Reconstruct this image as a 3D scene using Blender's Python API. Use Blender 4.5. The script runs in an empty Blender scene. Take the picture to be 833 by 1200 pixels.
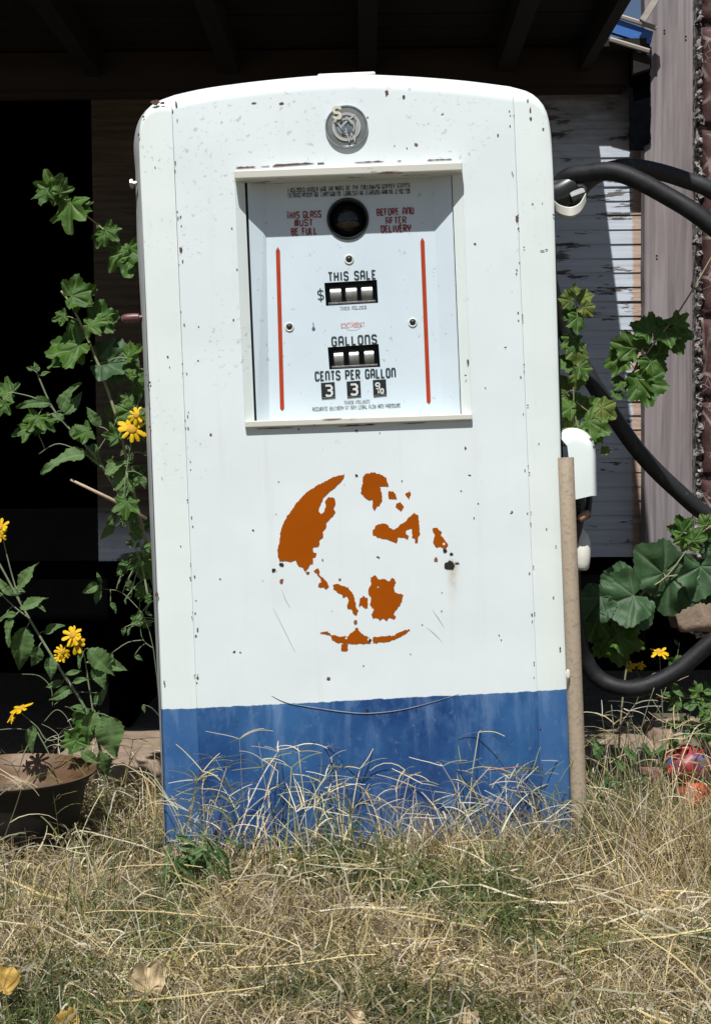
import bpy, bmesh, math, random
import numpy as np
from mathutils import Vector, Matrix, noise

R = math.radians
random.seed(7)
rng = np.random.default_rng(11)
SC = bpy.context.scene
COL = SC.collection

# ------------------------------------------------------------------ camera
CAM_H = 0.67
FPX = 1200 * 50 / 36.0
cam_rot = (Matrix.Rotation(R(0.46), 3, 'Z') @ Matrix.Rotation(R(90 - 2.5), 3, 'X') @ Matrix.Rotation(R(-0.5), 3, 'Z'))
cd = bpy.data.cameras.new('camera')
cd.sensor_fit = 'VERTICAL'; cd.sensor_height = 36; cd.sensor_width = 25; cd.lens = 50
cd.clip_start = 0.05; cd.clip_end = 2000
cam = bpy.data.objects.new('camera', cd); COL.objects.link(cam)
cam.matrix_world = Matrix.Translation((0, 0, CAM_H)) @ cam_rot.to_4x4()
SC.camera = cam

# ------------------------------------------------------------------ light
SUN_DIR = Vector((0.10, 0.49, -0.866)).normalized()      # travel direction of the light
sun_el = math.asin(-SUN_DIR.z)
to_sun = -SUN_DIR
w = bpy.data.worlds.new('World'); SC.world = w; w.use_nodes = True
wn = w.node_tree; bg = wn.nodes['Background']
sky = wn.nodes.new('ShaderNodeTexSky'); sky.sky_type = 'NISHITA'; sky.sun_disc = False
sky.sun_elevation = sun_el; sky.sun_rotation = math.atan2(to_sun.x, to_sun.y)
wn.links.new(sky.outputs[0], bg.inputs[0]); bg.inputs[1].default_value = 0.05
sl = bpy.data.lights.new('sun', 'SUN'); sl.energy = 5.0; sl.angle = R(0.5); sl.color = (1.0, 0.988, 0.96)
so = bpy.data.objects.new('sun', sl); COL.objects.link(so)
so.rotation_euler = SUN_DIR.to_track_quat('-Z', 'Y').to_euler(); so.location = (0, 0, 6)
SC.view_settings.view_transform = 'Standard'; SC.view_settings.look = 'None'
SC.view_settings.gamma = 1.0; SC.view_settings.use_curve_mapping = False
SC.view_settings.exposure = 0.12
SC.render.engine = 'CYCLES'
SC.cycles.max_bounces = 6; SC.cycles.diffuse_bounces = 3; SC.cycles.glossy_bounces = 3
SC.cycles.transparent_max_bounces = 6; SC.cycles.transmission_bounces = 4

# ------------------------------------------------------------------ helpers
def ray(px, py):
    return cam_rot @ Vector(((px - 416.5) / FPX, -(py - 600) / FPX, -1))
def at(px, py, Y):
    d = ray(px, py); return Vector((0, 0, CAM_H)) + d * (Y / d.y)
def tag(o, label=None, cat=None, group=None, kind=None):
    if label: o['label'] = label
    if cat: o['category'] = cat
    if group: o['group'] = group
    if kind: o['kind'] = kind
    return o
def empty(name, loc, label=None, cat=None, group=None, rot=(0, 0, 0)):
    o = bpy.data.objects.new(name, None); COL.objects.link(o); o.location = loc; o.rotation_euler = rot
    o.empty_display_size = 0.05
    return tag(o, label, cat, group)

class MB:
    def __init__(s): s.v = []; s.f = []; s.mi = []; s.cur = 0
    def add(s, vs, fs):
        b = len(s.v); s.v += [tuple(v) for v in vs]
        for f in fs: s.f.append(tuple(b + i for i in f)); s.mi.append(s.cur)
        return b
    def box(s, c, d, rot=None, jit=0):
        x, y, z = [k / 2 for k in d]
        vs = [Vector((a * x, b * y, e * z)) for a in (-1, 1) for b in (-1, 1) for e in (-1, 1)]
        if jit: vs = [v + Vector((random.uniform(-jit, jit) for _ in range(3))) for v in vs]
        if rot is not None: vs = [rot @ v for v in vs]
        s.add([v + Vector(c) for v in vs], [(0, 1, 3, 2), (4, 6, 7, 5), (0, 4, 5, 1), (2, 3, 7, 6), (0, 2, 6, 4), (1, 5, 7, 3)])
    def tube(s, pts, rad, n=8, cap=True):
        pts = [Vector(p) for p in pts]
        if not isinstance(rad, (list, tuple)): rad = [rad] * len(pts)
        t0 = (pts[1] - pts[0]).normalized()
        u = t0.orthogonal().normalized(); rings = []
        for i, p in enumerate(pts):
            t = (pts[min(i + 1, len(pts) - 1)] - pts[max(i - 1, 0)]).normalized()
            u = (u - t * u.dot(t)).normalized(); v = t.cross(u)
            rings.append([p + (u * math.cos(2 * math.pi * k / n) + v * math.sin(2 * math.pi * k / n)) * rad[i] for k in range(n)])
        b = len(s.v)
        vs = [q for r in rings for q in r]; fs = []
        for i in range(len(pts) - 1):
            for k in range(n):
                a = i * n + k; c = i * n + (k + 1) % n
                fs.append((a, c, c + n, a + n))
        if cap:
            fs.append(tuple(range(n - 1, -1, -1))); fs.append(tuple((len(pts) - 1) * n + k for k in range(n)))
        s.add(vs, fs)
    def lathe(s, prof, M, n=32, a0=0, a1=2 * math.pi):
        full = abs(a1 - a0 - 2 * math.pi) < 1e-6
        m = n if full else n + 1
        vs = []
        for r, h in prof:
            for k in range(m):
                a = a0 + (a1 - a0) * k / n
                vs.append(M @ Vector((r * math.cos(a), r * math.sin(a), h)))
        fs = []
        for i in range(len(prof) - 1):
            for k in range(n):
                a = i * m + k; b = i * m + (k + 1) % m
                fs.append((a, b, b + m, a + m))
        s.add(vs, fs)
    def build(s, name, mat, parent=None, smooth=False, angle=None):
        me = bpy.data.meshes.new(name); me.from_pydata(s.v, [], s.f)
        mats = mat if isinstance(mat, (list, tuple)) else [mat]
        for m in mats: me.materials.append(m)
        if len(mats) > 1: me.polygons.foreach_set('material_index', s.mi)
        me.update()
        bm = bmesh.new(); bm.from_mesh(me); bmesh.ops.recalc_face_normals(bm, faces=bm.faces); bm.to_mesh(me); bm.free()
        if smooth: me.shade_smooth()
        if angle is not None: me.set_sharp_from_angle(angle=R(angle))
        o = bpy.data.objects.new(name, me); COL.objects.link(o)
        if parent is not None: o.parent = parent
        return o

def bevel(o, wd, seg=2):
    m = o.modifiers.new('bevel', 'BEVEL'); m.width = wd; m.segments = seg; m.limit_method = 'ANGLE'; m.angle_limit = R(35)
    return o
def smooth_path(pts, n=8):
    P = [Vector(p) for p in pts]; out = []
    for i in range(len(P) - 1):
        p0 = P[max(i - 1, 0)]; p1 = P[i]; p2 = P[i + 1]; p3 = P[min(i + 2, len(P) - 1)]
        for k in range(n):
            t = k / n
            out.append(0.5 * ((2 * p1) + (p2 - p0) * t + (2 * p0 - 5 * p1 + 4 * p2 - p3) * t * t + (3 * p1 - p0 - 3 * p2 + p3) * t ** 3))
    out.append(P[-1]); return out

# ------------------------------------------------------------------ materials
class NT:
    def __init__(s, name):
        s.m = bpy.data.materials.new(name); s.m.use_nodes = True; s.t = s.m.node_tree
        s.b = s.t.nodes['Principled BSDF']; s.out = s.t.nodes['Material Output']
        s.tc = s.t.nodes.new('ShaderNodeTexCoord')
    def n(s, typ, **k):
        x = s.t.nodes.new(typ)
        for a, v in k.items(): setattr(x, a, v)
        return x
    def l(s, a, b): s.t.links.new(a, b)
    def put(s, sock, v):
        if hasattr(v, 'is_output') or isinstance(v, bpy.types.NodeSocket): s.l(v, sock)
        else: sock.default_value = v
    def obj(s): return s.tc.outputs['Object']
    def mapv(s, scale=(1, 1, 1), loc=(0, 0, 0), rot=(0, 0, 0)):
        m = s.n('ShaderNodeMapping'); s.l(s.obj(), m.inputs[0])
        m.inputs['Scale'].default_value = scale; m.inputs['Location'].default_value = loc; m.inputs['Rotation'].default_value = rot
        return m.outputs[0]
    def noise(s, scale, detail=4, rough=0.55, vec=None, dist=0):
        x = s.n('ShaderNodeTexNoise'); s.l(vec if vec is not None else s.obj(), x.inputs['Vector'])
        x.inputs['Scale'].default_value = scale; x.inputs['Detail'].default_value = detail; x.inputs['Roughness'].default_value = rough
        x.inputs['Distortion'].default_value = dist
        return x.outputs[0]
    def vor(s, scale, feature='F1', vec=None, rnd=1):
        x = s.n('ShaderNodeTexVoronoi', feature=feature); s.l(vec if vec is not None else s.obj(), x.inputs['Vector'])
        x.inputs['Scale'].default_value = scale; x.inputs['Randomness'].default_value = rnd
        return x
    def math(s, op, a, b=0.0, clamp=False):
        x = s.n('ShaderNodeMath', operation=op); x.use_clamp = clamp
        s.put(x.inputs[0], a); s.put(x.inputs[1], b); return x.outputs[0]
    def ramp(s, v, lo, hi):
        x = s.n('ShaderNodeMapRange'); s.put(x.inputs[0], v); x.inputs[1].default_value = lo; x.inputs[2].default_value = hi
        x.clamp = True; return x.outputs[0]
    def mix(s, f, a, b):
        x = s.n('ShaderNodeMix', data_type='RGBA'); s.put(x.inputs[0], f)
        for i, v in ((6, a), (7, b)):
            if isinstance(v, tuple): v = (*v, 1) if len(v) == 3 else v
            s.put(x.inputs[i], v)
        return x.outputs[2]
    def sep(s, vec=None):
        x = s.n('ShaderNodeSeparateXYZ'); s.l(vec if vec is not None else s.obj(), x.inputs[0]); return x.outputs
    def attr(s, name):
        x = s.n('ShaderNodeAttribute'); x.attribute_name = name; return x
    def fin(s, color, rough=0.6, metal=0.0, bump=None, bs=0.3, bd=0.002, spec=None):
        if isinstance(color, tuple): color = (*color, 1) if len(color) == 3 else color
        s.put(s.b.inputs['Base Color'], color); s.put(s.b.inputs['Roughness'], rough); s.put(s.b.inputs['Metallic'], metal)
        if spec is not None: s.b.inputs['Specular IOR Level'].default_value = spec
        if bump is not None:
            x = s.n('ShaderNodeBump'); x.inputs['Strength'].default_value = bs; x.inputs['Distance'].default_value = bd
            s.put(x.inputs['Height'], bump); s.l(x.outputs[0], s.b.inputs['Normal'])
        return s.m

def varied(name, c1, c2, scale=20, rough=0.6, metal=0.0, bs=0.2, bd=0.001, spec=None, stretch=(1, 1, 1)):
    t = NT(name); v = t.mapv(stretch)
    n = t.noise(scale, 5, 0.6, v)
    return t.fin(t.mix(t.ramp(n, 0.3, 0.7), c1, c2), rough, metal, n, bs, bd, spec)

# ------------------------------------------------------------------ pump frame of reference
PY = 2.29
PUMP_LOC = at(430, 1012, PY); PUMP_LOC.z = 0.0
LEAN = R(-1.9)
PR = Matrix.Rotation(LEAN, 3, 'Y'); PRI = PR.inverted()
def L(px, py, d=0.0):
    return PRI @ (at(px, py, PY + d) - PUMP_LOC)
Lx = lambda px, py, d=0.0: L(px, py, d)

# paint line in pump coordinates
pa, pb = L(188, 832), L(664, 808)
line_b = (pb.z - pa.z) / (pb.x - pa.x); line_a = pa.z - line_b * pa.x

def pump_paint(name, tint=(1, 1, 1), seamx=None, blue2=False):
    t = NT(name); o = t.sep()
    x, y, z = o[0], o[1], o[2]
    base = tuple(a * b for a, b in zip((0.750, 0.808, 0.818), tint))
    n1 = t.noise(7, 5, 0.6); n2 = t.noise(60, 4, 0.65)
    c = t.mix(t.ramp(n1, 0.35, 0.75), base, tuple(b * k for b, k in zip(base, (0.93, 0.945, 0.94))))
    # fine grey scuffs, running mostly sideways
    sc = t.noise(120, 3, 0.6, t.mapv((0.9, 1, 1.1), rot=(0, 0.5, 0)))
    patch = t.ramp(t.math('ADD', t.noise(9, 3, 0.5, t.mapv(loc=(3, 1, 2))), t.math('ADD', t.math('MULTIPLY', t.math('SUBTRACT', z, 0.95), 0.30), t.math('MULTIPLY', x, -0.22))), 0.48, 0.62)
    scm = t.math('MULTIPLY', t.ramp(sc, 0.60, 0.68), patch)
    c = t.mix(t.math('MULTIPLY', scm, 0.55), c, (0.33, 0.36, 0.40))
    # tea-coloured dirt runs
    run = t.noise(26, 3, 0.6, t.mapv((1.6, 1, 0.10)))
    c = t.mix(t.math('MULTIPLY', t.ramp(run, 0.58, 0.8), 0.16), c, (0.55, 0.47, 0.33))
    # rust run below the torn hole
    h = L(528, 662)
    dx = t.math('DIVIDE', t.math('SUBTRACT', x, h.x + 0.002), 0.0075); g = t.math('POWER', 2.718, t.math('MULTIPLY', t.math('MULTIPLY', dx, dx), -1))
    g2 = t.ramp(z, h.z - 0.085, h.z - 0.004); g3 = t.ramp(z, h.z + 0.012, h.z)
    st = t.math('MULTIPLY', t.math('MULTIPLY', g, t.math('MULTIPLY', g2, g2)), g3)
    st = t.math('MULTIPLY', st, t.ramp(n2, 0.2, 0.65))
    c = t.mix(t.math('MULTIPLY', st, 0.85), c, (0.42, 0.27, 0.11))
    # chips: sparse cells, small dark steel spots with a rust rim
    wv = t.n('ShaderNodeVectorMath', operation='ADD'); t.l(t.obj(), wv.inputs[0])
    nz = t.n('ShaderNodeTexNoise'); nz.inputs['Scale'].default_value = 160; t.l(t.obj(), nz.inputs['Vector'])
    sm = t.n('ShaderNodeVectorMath', operation='SCALE'); t.l(nz.outputs['Color'], sm.inputs[0]); sm.inputs['Scale'].default_value = 0.008
    t.l(sm.outputs[0], wv.inputs[1])
    chips = None
    for scl, keep, rad in ((22, 0.94, 0.085), (46, 0.95, 0.12), (14, 0.96, 0.06)):
        v = t.vor(scl, vec=wv.outputs[0])
        cs = t.n('ShaderNodeSeparateColor'); t.l(v.outputs['Color'], cs.inputs[0])
        k = t.math('MULTIPLY', t.math('GREATER_THAN', cs.outputs[0], keep), t.ramp(v.outputs['Distance'], rad, rad * 0.8))
        chips = k if chips is None else t.math('MAXIMUM', chips, k)
    rust = t.mix(t.ramp(n2, 0.4, 0.6), (0.05, 0.045, 0.045), (0.19, 0.09, 0.05))
    # blue band
    edge = t.math('ADD', t.math('MULTIPLY', x, line_b), line_a)
    edge = t.math('ADD', edge, t.math('MULTIPLY', t.math('SUBTRACT', t.noise(70, 3), 0.5), 0.006))
    isb = t.ramp(t.math('SUBTRACT', edge, z), -0.0006, 0.0006)
    bn = t.noise(5, 5, 0.65, t.mapv(loc=(5, 2, 1))); bs_ = t.noise(34, 4, 0.6, t.mapv((1.2, 1, 0.18)))
    b1, b2 = ((0.030, 0.105, 0.27), (0.055, 0.15, 0.34)) if blue2 else ((0.008, 0.046, 0.17), (0.032, 0.118, 0.29))
    bl = t.mix(t.ramp(bn, 0.36, 0.64), b1, b2)
    fd = t.noise(16, 5, 0.7, t.mapv((1, 1, .6), (3, 3, 8))); bl = t.mix(t.math('MULTIPLY', t.ramp(fd, 0.52, 0.64), .50), bl, (0.10, 0.19, 0.36)); bl = t.mix(t.math('MULTIPLY', t.ramp(fd, 0.44, 0.30), .5), bl, (0.008, 0.030, 0.115))
    top = t.ramp(t.math('SUBTRACT', edge, z), 0.13, 0.0)
    bl = t.mix(t.math('MULTIPLY', t.math('MULTIPLY', t.ramp(bs_, 0.5, 0.72), top), 0.55), bl, (0.20, 0.32, 0.52))
    bl = t.mix(t.math('MULTIPLY', t.ramp(t.noise(90, 3, 0.6), 0.62, 0.7), 0.30), bl, (0.16, 0.24, 0.40))
    dirt = t.math('MULTIPLY', t.ramp(z, 0.16, 0.02), t.ramp(n1, 0.3, 0.6))
    bl = t.mix(t.math('MULTIPLY', dirt, 0.35), bl, (0.10, 0.12, 0.17))
    c = t.mix(isb, c, bl)
    c = t.mix(t.math('MULTIPLY', chips, t.math('SUBTRACT', 1.0, t.math('MULTIPLY', isb, 0.6))), c, rust)
    rgh = t.math('ADD', t.ramp(n1, 0, 1), 0.0)
    rgh = t.math('ADD', t.math('MULTIPLY', rgh, 0.25), 0.30)
    wav = t.math('ADD', t.math('MULTIPLY', t.noise(4.5, 2, 0.4), 1.0), t.math('MULTIPLY', chips, -0.12))
    wav = t.math('ADD', wav, t.math('MULTIPLY', n2, 0.02))
    return t.fin(c, rgh, 0, wav, 0.35, 0.012, 0.4)

M = {}
M['paint'] = pump_paint('pump_paint')
M['paint_strip'] = pump_paint('pump_paint_strip', (1.02, 1.02, 0.98), blue2=True)
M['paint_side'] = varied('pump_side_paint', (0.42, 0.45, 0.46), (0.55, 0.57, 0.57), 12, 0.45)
M['cream'] = varied('cream_enamel', (0.66, 0.65, 0.57), (0.78, 0.77, 0.70), 30, 0.45)
M['ledge'] = None
t = NT('chipped_cream'); n = t.noise(40, 5, 0.6); z_ = t.noise(18, 3, 0.5, t.mapv((0.6, 3, 3)))
M['ledge'] = t.fin(t.mix(t.ramp(t.math('ADD', z_, t.math('MULTIPLY', n, 0.3)), 0.78, 0.82), (0.60, 0.59, 0.52), (0.20, 0.10, 0.065)), 0.5, 0, n, 0.3, 0.001)
t = NT('dial_enamel'); n = t.noise(9, 4, 0.6); m2 = t.noise(90, 3, 0.6)
M['dial'] = t.fin(t.mix(t.math('MULTIPLY', t.ramp(m2, 0.66, 0.72), 0.45), t.mix(t.ramp(n, 0.3, 0.75), (0.665, 0.765, 0.82), (0.61, 0.71, 0.765)), (0.30, 0.32, 0.33)), 0.38, 0, n, 0.1, 0.004)
M['dialtop'] = M['dial']
M['ink'] = varied('black_ink', (0.012, 0.03, 0.032), (0.03, 0.05, 0.05), 200, 0.5)
t = NT('worn_black_ink'); M['inkworn'] = t.fin(t.mix(t.ramp(t.noise(260, 3, 0.6), 0.45, 0.62), (0.02, 0.035, 0.04), (0.5, 0.52, 0.53)), 0.5)
t = NT('worn_grey_ink'); M['inkgrey'] = t.fin(t.mix(t.ramp(t.noise(300, 3, 0.6), 0.40, 0.60), (0.10, 0.12, 0.13), (0.5, 0.52, 0.53)), 0.5)
t = NT('worn_red_ink'); M['redink'] = t.fin(t.mix(t.ramp(t.noise(240, 3, 0.6), 0.52, 0.66), (0.26, 0.020, 0.022), (0.5, 0.40, 0.40)), 0.5)
t = NT('faded_pink_ink'); M['pink'] = t.fin(t.mix(t.ramp(t.noise(240, 3, 0.6), 0.42, 0.6), (0.62, 0.30, 0.30), (0.72, 0.72, 0.73)), 0.5)
M['stripe'] = varied('orange_red_stripe', (0.47, 0.050, 0.010), (0.38, 0.045, 0.012), 60, 0.6, spec=0.2)
t = NT('orange_paint_remnant'); n = t.noise(14, 4, 0.6)
v = t.vor(110); cs = t.n('ShaderNodeSeparateColor'); t.l(v.outputs['Color'], cs.inputs[0])
k = t.math('MULTIPLY', t.math('GREATER_THAN', cs.outputs[0], 0.95), t.ramp(v.outputs['Distance'], 0.26, 0.22))
M['orange'] = t.fin(t.mix(k, t.mix(t.ramp(n, 0.3, 0.7), (0.36, 0.076, 0.0006), (0.31, 0.066, 0.001)), (0.75, 0.73, 0.68)), 0.85, spec=0.08)
M['brownred'] = varied('faded_orange_edge', (0.30, 0.10, 0.04), (0.22, 0.075, 0.035), 90, 0.6)
M['black'] = varied('black_metal', (0.010, 0.014, 0.015), (0.025, 0.03, 0.03), 40, 0.35)
M['gasket'] = varied('teal_black_rubber', (0.012, 0.03, 0.036), (0.03, 0.05, 0.055), 40, 0.5)
M['drum'] = varied('tarnished_drum', (0.27, 0.265, 0.25), (0.43, 0.43, 0.41), 120, 0.35, 0.6, 0.2)
M['chrome'] = varied('dull_chrome', (0.50, 0.52, 0.52), (0.30, 0.32, 0.32), 90, 0.28, 0.9, 0.1)
M['badge'] = varied('badge_grey', (0.17, 0.185, 0.17), (0.27, 0.28, 0.26), 60, 0.35, 0.4)
M['badge_lt'] = varied('badge_light', (0.42, 0.43, 0.42), (0.55, 0.56, 0.54), 90, 0.4, 0.3)
M['badge_bl'] = varied('badge_blue', (0.08, 0.14, 0.24), (0.16, 0.2, 0.26), 90, 0.4)
M['badge_cr'] = varied('badge_cream', (0.70, 0.66, 0.52), (0.60, 0.57, 0.48), 90, 0.45)
t = NT('dark_glass'); M['glass'] = t.fin((0.008, 0.012, 0.012), 0.08, 0, spec=0.6)
t = NT('brown_glass'); M['amber'] = t.fin(t.mix(t.ramp(t.noise(60, 3), 0.4, 0.6), (0.012, 0.012, 0.01), (0.07, 0.045, 0.022)), 0.2)
M['white_num'] = varied('numeral_white', (0.72, 0.73, 0.70), (0.6, 0.6, 0.58), 150, 0.5)
M['hole'] = varied('torn_black_hole', (0.008, 0.008, 0.008), (0.03, 0.022, 0.018), 150, 0.9)
M['rust'] = varied('rust_spot', (0.16, 0.075, 0.045), (0.06, 0.04, 0.035), 160, 0.85)
M['redknob'] = varied('faded_red_knob', (0.10, 0.04, 0.042), (0.17, 0.07, 0.07), 60, 0.4)
t = NT('black_rubber_hose'); n = t.noise(45, 5, 0.6); n2 = t.noise(500, 2, 0.5)
M['hose'] = t.fin(t.mix(t.ramp(n, 0.35, 0.75), (0.006, 0.0065, 0.008), (0.022, 0.022, 0.024)), t.math('ADD', t.math('MULTIPLY', n, 0.25), 0.45), 0, n2, 0.35, 0.0015, 0.3)
t = NT('dusty_hose'); n = t.noise(70, 5, 0.65)
M['hose_dusty'] = t.fin(t.mix(t.math('MULTIPLY', t.ramp(n, 0.58, 0.72), 0.6), (0.016, 0.017, 0.018), (0.11, 0.095, 0.07)), 0.6, 0, n, 0.3, 0.001)
t = NT('tan_pipe_paint'); n = t.noise(160, 4, 0.65); n2 = t.noise(6, 3, 0.5, t.mapv((3, 3, 0.4)))
M['pipe'] = t.fin(t.mix(t.ramp(n, 0.52, 0.72), t.mix(t.ramp(n2, 0.3, 0.7), (0.37, 0.29, 0.205), (0.44, 0.36, 0.265)), (0.24, 0.20, 0.155)), 0.65, 0, n, 0.4, 0.0015)

# ------------------------------------------------------------------ the house
YW = 3.40
t = NT('peeling_white_siding'); o_ = t.sep()
pv = t.mapv((0.35, 1, 1.9)); n = t.noise(26, 6, 0.68, pv); n2 = t.noise(5, 3, 0.5, t.mapv((0.8, 1, 1.0), (2.3, 0, 0.7)))
grain = t.noise(60, 5, 0.6, t.mapv((0.08, 1, 1.6)))
peel = t.ramp(t.math('ADD', t.math('MULTIPLY', n, 0.75), t.math('MULTIPLY', n2, 0.40)), 0.628, 0.652)
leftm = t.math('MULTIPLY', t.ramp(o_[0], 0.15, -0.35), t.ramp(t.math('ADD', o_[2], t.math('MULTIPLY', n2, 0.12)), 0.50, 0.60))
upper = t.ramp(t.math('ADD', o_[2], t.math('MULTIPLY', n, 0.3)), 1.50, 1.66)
bare_end = t.ramp(t.math('ADD', o_[0], t.math('MULTIPLY', n, 0.020)), 0.640, 0.646)
bare = t.mix(t.ramp(grain, 0.35, 0.65), (0.055, 0.05, 0.048), (0.15, 0.135, 0.12))
pinkw = t.mix(t.ramp(grain, 0.35, 0.65), (0.36, 0.25, 0.19), (0.50, 0.37, 0.29))
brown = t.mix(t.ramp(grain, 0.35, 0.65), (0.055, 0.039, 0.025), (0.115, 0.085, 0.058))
white = t.mix(t.ramp(grain, 0.3, 0.7), (0.43, 0.47, 0.54), (0.55, 0.60, 0.66))
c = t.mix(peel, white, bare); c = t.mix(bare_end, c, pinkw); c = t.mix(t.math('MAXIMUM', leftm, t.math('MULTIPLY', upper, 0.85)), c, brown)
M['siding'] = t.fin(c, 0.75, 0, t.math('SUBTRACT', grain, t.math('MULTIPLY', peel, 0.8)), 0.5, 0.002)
t = NT('weathered_post_wood'); g1 = t.noise(30, 6, 0.65, t.mapv((1, 1, 0.05), rot=(0, 0.02, 0)), 0.6); g2 = t.noise(6, 3, 0.5, t.mapv((1, 1, 0.5)))
cr = t.ramp(t.noise(48, 4, 0.6, t.mapv((1, 1, 0.035))), 0.35, 0.30)
vk = t.vor(3.1, vec=t.mapv((2.4, 0.5, 1.1), (0.37, 0, 0.2)))
kn = t.ramp(vk.outputs['Distance'], 0.13, 0.05)
g1 = t.math('ADD', t.math('MULTIPLY', g1, .65), t.math('MULTIPLY', t.noise(120, 4, .6, t.mapv((1, 1, .03))), .35)); c = t.mix(t.ramp(g1, 0.36, 0.64), (0.10, 0.088, 0.090), (0.33, 0.295, 0.300)); c = t.mix(t.ramp(g2, 0.4, 0.7), c, t.mix(0.45, c, (0.24, 0.17, 0.165)))
c = t.mix(t.math('MULTIPLY', cr, 0.75), c, (0.08, 0.065, 0.06)); c = t.mix(t.math('MULTIPLY', kn, 0.8), c, (0.12, 0.085, 0.075))
M['post'] = t.fin(c, 0.85, 0, t.math('SUBTRACT', g1, t.math('MULTIPLY', cr, 1.0)), 0.6, 0.004)
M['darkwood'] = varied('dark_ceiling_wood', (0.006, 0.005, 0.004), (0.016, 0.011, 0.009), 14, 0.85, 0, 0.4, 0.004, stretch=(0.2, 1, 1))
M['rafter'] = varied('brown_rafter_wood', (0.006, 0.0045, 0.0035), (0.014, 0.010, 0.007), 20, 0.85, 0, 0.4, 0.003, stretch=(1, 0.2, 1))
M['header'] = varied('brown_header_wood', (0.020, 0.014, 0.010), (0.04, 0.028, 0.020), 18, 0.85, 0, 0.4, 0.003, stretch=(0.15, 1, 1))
M['void'] = varied('soot_black_interior', (0.0018, 0.0018, 0.002), (0.003, 0.003, 0.003), 8, 0.95, spec=0.0)  # near-black colour stands in for deep shade in doorway and crawl space
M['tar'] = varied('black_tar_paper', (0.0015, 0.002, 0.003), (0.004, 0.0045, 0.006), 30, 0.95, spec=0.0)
M['roofing'] = varied('grey_roofing', (0.12, 0.12, 0.12), (0.2, 0.19, 0.18), 12, 0.8)
t = NT('blue_painted_board'); n = t.noise(50, 5, 0.65)
M['blueboard'] = t.fin(t.mix(t.ramp(n, 0.60, 0.68), (0.028, 0.13, 0.42), (0.20, 0.20, 0.20)), 0.55, 0, n, 0.3, 0.001)
M['greywood'] = varied('grey_bare_wood', (0.25, 0.21, 0.18), (0.42, 0.37, 0.32), 40, 0.8, 0, 0.4, 0.002, stretch=(0.2, 1, 1))

house = empty('wooden_house', (0, YW, 0), 'old clapboard house with dark doorway, peeling white siding and low porch roof', 'house')
def H(p): return Vector(p) - Vector((0, YW, 0))
mb = MB()
zb = at(430, 655, YW).z; zt = at(430, 78, YW).z
x0 = at(112, 400, YW).x; x1 = at(752, 400, YW).x
ez = 0.0338; z = zb; k = 0
while z < zt + 0.03:
    zz = min(z + ez + 0.006, zt + 0.028)
    j = random.uniform(-0.002, 0.002); xe = x1 + random.uniform(-0.003, 0.002); yf = -0.0045 + random.uniform(-0.001, 0.001)
    nseg = 14
    fr = []; 
    for i in range(nseg + 1):
        x = x0 + (xe - x0) * i / nseg
        wob = noise.noise((x * 6, k * 3.1, 0)) * 0.0016
        fr.append([(x, yf, z + wob), (x, -0.001, zz + wob), (x, 0.004, zz + wob), (x, yf + 0.004, z + wob)])
    vs = [v for q in fr for v in q]; fs = []
    for i in range(nseg):
        a = i * 4; b = a + 4
        fs += [(a, b, b + 1, a + 1), (a + 1, b + 1, b + 2, a + 2), (a + 3, a, b, b + 3)[::-1]]
    fs += [(0, 1, 2, 3), (nseg * 4 + 3, nseg * 4 + 2, nseg * 4 + 1, nseg * 4)]
    mb.add(vs, fs); z += ez; k += 1
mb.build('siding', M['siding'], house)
mb = MB()
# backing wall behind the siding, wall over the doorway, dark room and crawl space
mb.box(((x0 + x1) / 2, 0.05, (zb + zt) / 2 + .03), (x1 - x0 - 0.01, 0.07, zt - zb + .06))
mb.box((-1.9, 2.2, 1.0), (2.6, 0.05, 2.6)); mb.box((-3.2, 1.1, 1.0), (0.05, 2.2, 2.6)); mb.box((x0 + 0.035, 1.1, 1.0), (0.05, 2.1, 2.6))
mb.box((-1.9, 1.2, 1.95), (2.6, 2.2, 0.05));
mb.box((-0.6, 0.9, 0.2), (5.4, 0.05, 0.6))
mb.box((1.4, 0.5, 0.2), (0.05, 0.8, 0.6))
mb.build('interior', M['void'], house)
mb = MB(); mb.box((-0.05, 0.02, zb - 0.022), (x1 - x0 + 0.9, 0.06, 0.040)); mb.build('sill_beam', M['void'], house)
# porch ceiling and roof
zc = zt + 0.03; YE = 2.2
xr = at(706, 76, YW).x
mb = MB()
for i in range(12):
    y0 = YE - YW + 0.005 + i * 0.1
    mb.box(((xr - 3.24) / 2, y0 + 0.048, zc + 0.010 + random.uniform(-.002, .002)), (xr + 3.16, 0.094, 0.018))
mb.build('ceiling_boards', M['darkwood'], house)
mb = MB(); mb.box(((xr - 3.26) / 2, (YE - YW) / 2 + 0.01, zc + 0.035), (xr + 3.18, YW - YE + 0.06, 0.02)); mb.build('roof', M['roofing'], house)
for pxr in (-45, 115, 272, 430, 588):
    xx = at(pxr, 76, YW).x
    mb = MB(); mb.box((xx, (YE - YW) / 2 + 0.02, zc - 0.030), (0.038, YW - YE - 0.07, 0.056), jit=0.002); mb.build('rafter', M['rafter'], house)
mb = MB(); mb.box((xr - 0.052, (YE - YW) / 2 - 0.02, zc - 0.022), (0.026, YW - YE - 0.05, 0.075), jit=0.002); mb.build('rake_board', M['rafter'], house)
mb = MB(); mb.box(((xr - 3.13) / 2, -0.028, zc - 0.045), (xr + 3.25, 0.040, 0.085)); mb.box(((x1 - 3.2) / 2, -0.014, zc - 0.095), (x1 + 3.1, 0.02, 0.014))
mb.build('header_beam', M['header'], house)
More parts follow.
